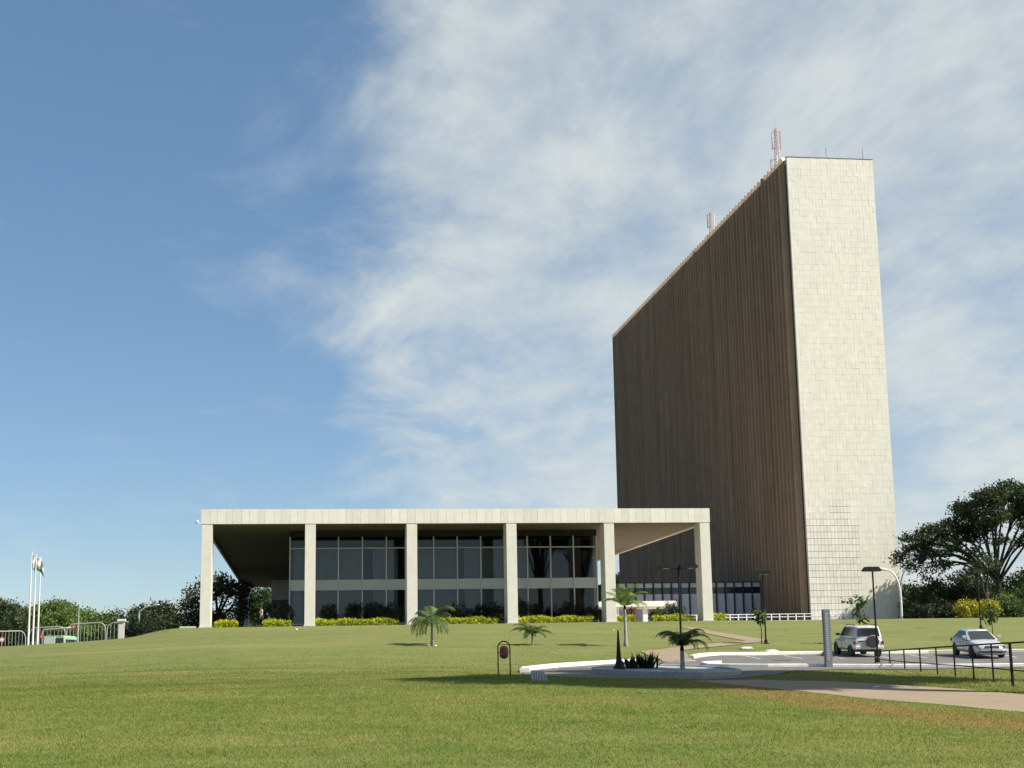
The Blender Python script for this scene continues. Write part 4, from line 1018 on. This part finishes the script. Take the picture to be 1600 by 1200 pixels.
# ------------------------------------------------------------------ left background: flags, fence, bus, barrier
fd = 165
m_flagw = mat('flag_white', rough=.8, build=wobble((.62, .60, .58), .12, 2)); m_flagg = mat('flag_green', rough=.8, build=wobble((.10, .26, .16), .15, 2))
poles = [(43.5, 47.5, 864, 1008, 'leftmost of three tall white flagpoles', 163), (50.5, 53, 868, 1008, 'middle of three tall white flagpoles', 166), (58, 61.5, 872, 1008, 'rightmost of three tall white flagpoles', 169)]
ftop = []
for (xb, xt, yt, yb, lb_, dd_) in poles:
    b = gd(xb, dd_, .1); tz = at(xt, yt, dd_).z-b.z
    t = thing('flagpole', lb_+' at the far left', 'flagpole', b, 0, 'tall white flagpoles')
    part('pole', MB().lathe([(.12, -.3), (.12, 0), (.09, tz*.4), (.04, tz)], 10), m_white, t); part('finial', MB().lathe([(.02, -.06), (.09, 0), (.02, .08)], 8), m_white, t, (0, 0, tz+.05))
    ftop.append(Vector((b.x, b.y, b.z+tz)))
def flag(label, top, w, h, m, seed, band=None):
    nu, nv = 14, 10; V = []; Q = []; rng = random.Random(seed)
    for j in range(nv+1):
        for i in range(nu+1):
            u, v_ = i/nu, j/nv
            V.append((.08+u*w*(.75+.1*v_), .16*math.sin(u*9+v_*2.2+seed)*u+.05*math.sin(v_*7), -.15-v_*h-u*u*h*.55))
    for j in range(nv):
        for i in range(nu): k = j*(nu+1)+i; Q.append((k, k+1, k+nu+2, k+nu+1))
    t = thing('flag', label, 'flag', top)
    mb = MB(); mb.v = V if band is None else V[:8*(nu+1)]; mb.f = [q for n_, q in enumerate(Q) if n_//nu < 7 or band is None]; o = part('cloth', mb, m, t, smooth=True)
    o.modifiers.new('solid', 'SOLIDIFY').thickness = .01
    if band is not None:
        lo = 7*(nu+1); mb = MB(); mb.v = V[lo:]; mb.f = [tuple(i-lo for i in q) for n_, q in enumerate(Q) if n_//nu >= 7]; o = part('green_band', mb, band, t, smooth=True); o.modifiers.new('solid', 'SOLIDIFY').thickness = .01
flag('plain white flag hanging on the leftmost flagpole', ftop[0], .5, 1.6, m_flagw, 1); flag('white flag with green lower band on the middle flagpole', ftop[1], 1.0, 1.5, m_flagw, 2, m_flagg)
# palisade fence panels with curved ends
def palisade(label, p0, p1, d0, d1, h):
    a, b = gd(p0, d0), gd(p1, d1); t = thing('palisade_fence', label, 'fence', a, 0, 'grey bar fence panels with rounded ends'); v = b-a; ln = v.length
    pts = []
    hh = h; rr = .9
    for f in np.linspace(0, 1, 40):
        s = f*ln; e = min(s, ln-s); z = hh if e > rr else hh-rr+math.sqrt(max(0, rr*rr-(rr-e)**2)); pts.append(v*f+Vector((0, 0, z)))
    part('frame', MB().tube([Vector((0, 0, -.3))]+pts+[v+Vector((0, 0, -.3))], .07, 6), m_galv, t)
    nb_ = int(ln/.42); 
    for k in range(1, nb_):
        f = k/nb_; s = f*ln; e = min(s, ln-s); z = hh if e > rr else hh-rr+math.sqrt(max(0, rr*rr-(rr-e)**2)); p = v*f
        part('bar', MB().tube([p+Vector((0, 0, -.2)), p+Vector((0, 0, z))], .03, 4), m_galv, t)
palisade('grey bar fence panel with rounded ends at the far left edge', -25, 39, 180, 184, 2.6)
palisade('grey bar fence panel with rounded ends behind the green bus', 44, 101, 184, 184, 2.9)
palisade('grey bar fence panel with rounded ends right of the green bus', 103, 164, 184, 184, 3.1)
palisade('grey bar fence panel beside the pale gate pillar', 166, 207, 184, 184, 3.0)
b = gd(189, 172); t = thing('gate_pillar', 'pale concrete gate pillar with flat cap by the bar fence', 'pillar', b); hp = at(189, 966, 172).z-b.z
part('shaft', MB().box(-.3, .3, -.3, .3, -.3, hp-.35), m_offwhite, t); part('cap', MB().box(-.45, .45, -.45, .45, hp-.35, hp-.1), m_white, t); part('lantern', MB().lathe([(.12, -.05), (.22, .1), (.22, .35), (.05, .45)], 8), m_black, t, (0, 0, hp))
b = gd(121, 176); t = thing('slim_pole', 'slim grey pole standing before the far trees', 'pole', b); zt = at(121.5, 945, 176).z-b.z; part('shaft', MB().lathe([(.13, -.3), (.13, 0), (.05, zt)], 8), m_galv, t); part('top', MB().lathe([(.05, 0), (.08, .1), (.02, .25)], 8), m_galv, t, (0, 0, zt))
bb = gd(65.5, 171); t = thing('sign_gantry', 'grey bent pipe gantry carrying red round signs by the bus', 'sign', bb)
pp = [at(65.5, y, 171)-bb for y in (1010, 990)]+[at(66.5, 985.5, 171)-bb, at(69, 984, 171)-bb, at(92, 982, 171)-bb, at(116, 980.5, 171)-bb]
part('pipe', MB().tube(pp, .09, 6), m_galv, t, smooth=True)
Rd = Matrix.Rotation(rad(90), 4, 'X')
for (x, y, rr, ex) in ((115, 979.5, .24, 0), (65, 994.5, .22, 0)):
    q = at(x, y, 170.8)-bb; o = part('sign_disc', MB().lathe([(.02, -.03), (rr, -.03), (rr, .03), (.02, .03)], 18, Rd), m_red, t, q)
    part('sign_center', MB().lathe([(.02, .03), (rr*.3, .03), (rr*.3, .036)], 12, Rd), m_white, o)
b = gd(2, 176); t = thing('round_sign', 'round pale red sign on a short post at the far left edge', 'sign', b); q = at(3, 999.5, 176)-b
part('post', MB().tube([(0, 0, -.3), (q.x, q.y, q.z)], .05, 6), m_galv, t); o = part('sign_disc', MB().lathe([(.02, -.03), (.3, -.03), (.3, .03), (.02, .03)], 18, Rd), mat('faded_red', rough=.6, build=wobble((.5, .25, .2), .2, 8)), t, q); part('sign_center', MB().lathe([(.02, .03), (.17, .03), (.17, .036)], 12, Rd), m_white, o)
# green and white bus beyond the crest
b = gd(83, 178); bz = at(83, 993, 178).z
bus = thing('bus', 'green and white bus half hidden behind the lawn crest', 'bus', (b.x, b.y, bz-2.75), rad(-8)); BW = M2(34, 178)
m_busg = mat('bus_green', rough=.4, build=wobble((.30, .48, .30), .06, 2)); m_busw = mat('bus_white', rough=.4, build=wobble((.55, .62, .52), .05, 2))
part('body', MB().prism([(-1.3, .35), (1.25, .35), (1.3, 1.6), (1.2, 2.6), (.9, 2.75), (-1.0, 2.75), (-1.25, 2.6), (-1.3, 1.6)], -0, 5.5), m_busg, bus)
part('front_mask', MB().box(-1.1, .1, -.04, .0, 1.3, 2.55), m_busw, bus); part('windscreen', MB().box(.22, 1.15, -.04, .0, 1.35, 2.45), m_carglass, bus); part('pillar', MB().box(.1, .22, -.045, .0, .4, 2.6), m_white, bus)
for k in range(4): part('side_window', MB().box(1.27, 1.31, .6+k*1.2, 1.6+k*1.2, 1.5, 2.3), m_carglass, bus)
for yy in (1.0, 4.3):
    for s in (-1, 1): part('wheel', MB().lathe([(.2, -.12), (.45, -.12), (.45, .12), (.2, .12)], 16, Matrix.Rotation(rad(90), 4, 'Y')), m_tyre, bus, (s*1.15, yy, .45))

# ------------------------------------------------------------------ trees
G = 'trees beyond the lawn on the left'
def ltree(label, px, d, blobs, lm, seed, tr=.35, per=1.0, **k):
    b = gd(px, d); return tree('tree', label, b, [pblob(x, y, d+dz, rx, ry) for x, y, dz, rx, ry in blobs], lm, tr=tr, per=per, seed=seed, group=G, nleaf=k.pop('nleaf', 40), spread=k.pop('spread', .5), size=k.pop('size', .42), **k)
ltree('dark broad tree at the far left edge of the picture', -5, 205, [(-15, 955, 0, 30, 22), (8, 960, 3, 22, 22), (22, 975, -2, 20, 18), (-10, 985, 2, 30, 20), (10, 945, 0, 12, 10)], L_dark, 1, per=1.3)
ltree('olive tree behind the flagpoles', 42, 222, [(36, 965, 0, 20, 16), (50, 955, 3, 18, 12), (30, 985, -2, 26, 18), (58, 975, 0, 18, 20)], L_mid, 2)
ltree('bright green domed tree behind the bus', 85, 216, [(75, 958, 0, 22, 14), (95, 955, 3, 24, 13), (85, 975, -3, 32, 18), (110, 972, 0, 20, 16), (88, 948, 0, 16, 8)], L_lime, 3, per=1.3)
ltree('green rounded tree behind the slim pole', 132, 228, [(125, 968, 0, 20, 16), (140, 975, 2, 22, 16), (120, 985, -3, 24, 16), (150, 980, 0, 18, 16)], L_lime, 4, per=1.3)
ltree('smaller green domed tree behind the gate pillar', 178, 232, [(170, 966, 0, 18, 10), (185, 968, 0, 18, 12), (175, 982, -2, 28, 16), (160, 980, 0, 16, 12)], L_mid, 5, per=1.3)
ltree('dark dense rounded tree left of the palace', 242, 200, [(225, 960, 0, 22, 13), (250, 956, 2, 24, 13), (240, 975, -3, 40, 18), (268, 972, 0, 18, 16), (210, 970, 0, 14, 10)], L_dark, 6, per=1.6)
ltree('low dark bushy tree at the end of the bar fence', 228, 180, [(222, 982, 0, 24, 12), (245, 988, 2, 20, 10), (210, 988, 0, 16, 10)], L_bush, 7, per=3, size=.3, spread=.35)
ltree('spreading open tree showing its limbs behind the leftmost column', 338, 186, [(300, 945, 0, 20, 14), (312, 928, 2, 20, 12), (340, 912, -2, 26, 11), (368, 918, 2, 24, 12), (385, 935, 0, 18, 14), (350, 928, 0, 18, 10), (290, 962, 0, 10, 8), (322, 955, -2, 12, 8), (375, 952, 0, 16, 10)], L_brown, 8, tr=.42, per=1.4, fork=.42, twigs=9)
ltree('dark leafy tree filling the gap behind the leftmost column foot', 318, 196, [(310, 972, 0, 22, 14), (340, 972, 2, 24, 14), (365, 968, 0, 20, 14), (298, 965, 0, 10, 8)], L_bush, 9, per=1.3)
ltree('green tree seen under the roof beyond the rear column', 412, 240, [(400, 930, 0, 18, 12), (420, 928, 0, 18, 12), (385, 935, 0, 14, 12), (415, 945, 0, 20, 14), (405, 960, 0, 24, 16), (385, 958, 0, 16, 16)], L_mid, 10, per=1.3)
ltree('dark tree top seen between the fifth column and the tower', 966, 300, [(962, 905, 0, 12, 12), (972, 912, 0, 10, 10), (955, 918, 0, 12, 12), (966, 925, 0, 16, 12)], L_dark, 11, per=1.3)
GR = 'trees right of the tower'
def rtree(label, px, d, blobs, lm, seed, name='tree', **k):
    b = gd(px, d); return tree(name, label, b, [pblob(x, y, d+dz, rx, ry) for x, y, dz, rx, ry in blobs], lm, seed=seed, group=GR, **k)
rtree('huge umbrella shaped tree with bare visible limbs right of the tower', 1566, 172.8, [(1414, 874, -2, 16, 13), (1430, 846, 0, 24, 15), (1446, 866, 3, 20, 12), (1460, 832, -3, 24, 16), (1488, 824, 2, 20, 13), (1482, 852, -3, 20, 13), (1508, 838, 3, 22, 14),
      (1515, 798, 0, 28, 18), (1545, 780, -3, 28, 17), (1572, 768, 2, 30, 14), (1600, 773, -2, 30, 18), (1632, 783, 2, 30, 20), (1590, 798, 4, 28, 13), (1555, 806, -4, 26, 13), (1530, 822, 2, 24, 13), (1620, 820, -2, 26, 16), (1600, 846, 3, 18, 9), (1655, 815, 0, 30, 20), (1525, 864, -3, 16, 9), (1470, 884, 2, 18, 9), (1440, 886, -2, 14, 8), (1560, 842, 2, 16, 8)],
      L_dark, 31, tr=.36, per=2.0, nleaf=46, spread=.45, size=.36, fork=.40, twigs=22, squash=.6)
rtree('dark drooping tree below the umbrella tree beside the tower', 1452, 178, [(1450, 910, 0, 18, 12), (1440, 930, 0, 22, 18), (1465, 928, 2, 22, 20), (1455, 950, -2, 34, 16), (1432, 955, 0, 20, 14)], L_dark, 32, tr=.3, per=1.6, nleaf=36, size=.34, spread=.4)
rtree('dense dark tree mass behind the yellow shrub', 1510, 182, [(1495, 915, 0, 22, 18), (1520, 905, 2, 24, 16), (1510, 935, -2, 34, 20), (1545, 925, 0, 26, 20), (1485, 945, 0, 22, 18)], L_dark, 33, tr=.35, per=1.5, nleaf=36, size=.36)
rtree('dark tree at the right edge under the umbrella tree', 1600, 176, [(1580, 915, 0, 24, 14), (1610, 905, 2, 28, 18), (1600, 935, -2, 36, 20), (1640, 925, 0, 30, 24)], L_mid, 34, tr=.35, per=1.5, nleaf=36, size=.36)
rtree('pale distant tree visible just right of the tower corner', 1424, 205, [(1422, 925, 0, 12, 12), (1428, 945, 0, 16, 14), (1418, 955, 0, 12, 12)], L_mid, 35, tr=.25, per=1.5)
rtree('leaning tree with forked limbs behind the silver saloon', 1545, 150, [(1525, 890, 0, 18, 10), (1545, 880, 0, 20, 10), (1512, 900, 0, 12, 8)], L_dark, 36, tr=.3, per=1.6, nleaf=36, fork=.5, twigs=12, size=.36)
for (px, top, wpx, d, lm, lb_, sd_) in ((1528, 938, 72, 146, L_yel, 'yellow flowering shrub under the big trees', 1), (1480, 945, 50, 158, L_bush, 'dark rounded shrub right of the tower foot', 2), (1438, 945, 40, 162, L_bush, 'dark shrub nearest the tower foot on the right', 3), (1592, 940, 60, 140, L_mid, 'green leafy shrub at the right edge behind the saloon', 4), (1572, 930, 44, 150, L_lime, 'light green shrub between yellow shrub and trunk', 5)):
    b = gd(px, d); h = at(px, top, d).z-b.z; shrub('shrub', lb_, b, M2(wpx, d), h, lm, 200+sd_, dep=2.6, per=4, nleaf=26, size=.26, spread=.25)
# tall trees outside the picture on the right: their shade crosses the road
for k, (l, d, h0, h1, r_) in enumerate(((29.0, 51.4, 23.2, 29.2, 7.4), (33.0, 58.2, 19, 26, 6.5))):
    x, y = wl(l, d); z = gz(x, y); bl = []
    rng = np.random.default_rng(70+k)
    for i in range(16): a = 2.4*i; q = r_*.78*math.sqrt((i+.5)/16); bl.append(((x+q*math.cos(a), y+q*math.sin(a), z+h0+(h1-h0)*rng.random()), (r_*.34, r_*.34, 1.5)))
    tree('tall_tree', ['tallest flat topped tree right of the picture shading the road', 'second tall tree right of the picture near the fence', 'third'][k], (x, y, z), bl, L_mid, tr=.4, per=2.6, nleaf=44, spread=.5, size=.5, seed=70+k, group='tall trees beyond the right edge', fork=.5)
def wood(name, label, p0, p1, d, ytop, seed):
    rng = np.random.default_rng(seed); C = []
    for px in np.arange(p0, p1, 1.6):
        for k in range(9):
            dd_ = d+rng.uniform(-8, 8); g = gd(float(px), dd_); tp = at(float(px), ytop+4*math.sin(px*.06)+3*math.sin(px*.17+1), dd_).z
            C.append((g.x+rng.normal(0, .5), g.y, g.z+(tp-g.z)*rng.random()**.7))
    V, Q, ti = leaves(np.array(C), 24, .7, .6, rng, squash=.8)
    o = link(name, np_mesh(name, V, Q, ti), L_dark); o['kind'] = 'stuff'; o['label'] = label; o['category'] = 'wood'
wood('far_wood', 'far low wood closing the view on the left', -60, 440, 275, 980, 5)
wood('far_wood', 'far low wood behind the big trees on the right', 1412, 1680, 240, 925, 6)
# ------------------------------------------------------------------ grass blades on the near lawn
def blades(n_b, d, rng, wide):
    l = (rng.random(n_b)*2-1)*(d*.36+1)
    x = l*cy_+d*sy_; y = -l*sy_+d*cy_
    keep = ~(inpoly(x, y, lot_poly) | inpoly(x, y, np_poly) | inpoly(x, y, isl_poly) | inpoly(x, y, p2_poly) | inpoly(x, y, p3_poly)) & ~((y > PY0-.2) & (x > PX0-1) & (x < PX1+1))
    x, y, d, l = x[keep], y[keep], d[keep], l[keep]; k = len(x); z = gz_np(x, y)
    rough_ = np.exp(-((d-58.5)/3.0)**2)*(l < 12)*(l > -3)+np.exp(-((d-60)/5.0)**2)*(l > 12)
    h = rng.uniform(.02, .055, k)*(.7+.012*np.minimum(d, 70))*(1-.75*np.clip((d-40)/55, 0, 1))*.9*(1+2.6*rough_*rng.random(k)**4); w = (.004+.00022*d)*wide
    a = rng.uniform(0, 6.28, k); bx, by = np.cos(a)*w, np.sin(a)*w; lx, ly = rng.normal(0, .6, k)*h, rng.normal(0, .6, k)*h
    V = np.stack([np.stack([x-bx, y-by, z-.01], 1), np.stack([x+bx, y+by, z-.01], 1), np.stack([x+lx, y+ly, z+h], 1)], 1).reshape(-1, 3)
    t_ = rng.uniform(1.4, 2.25, (k, 1))*(1-.25*np.clip((d[:, None]-50)/50, 0, 1)); ti = np.repeat(np.concatenate([t_*rng.uniform(.95, 1.15, (k, 1)), t_, t_*.9], 1), 3, 0)
    return V, ti
rng = np.random.default_rng(99)
Va, ta = blades(430000, 17+rng.beta(1.0, 1.25, 430000)*53, rng, 1.0)
Vb, tb = blades(200000, 52+rng.beta(1, 1.8, 200000)*72, rng, 1.1)
V = np.concatenate([Va, Vb]); ti = np.concatenate([ta, tb])
g_ = link('lawn_grass', np_mesh('lawn_grass', V, np.arange(len(V)).reshape(-1, 3), ti), m_blade); g_['kind'] = 'stuff'; g_['label'] = 'short green grass blades covering the lawn'; g_['category'] = 'grass'
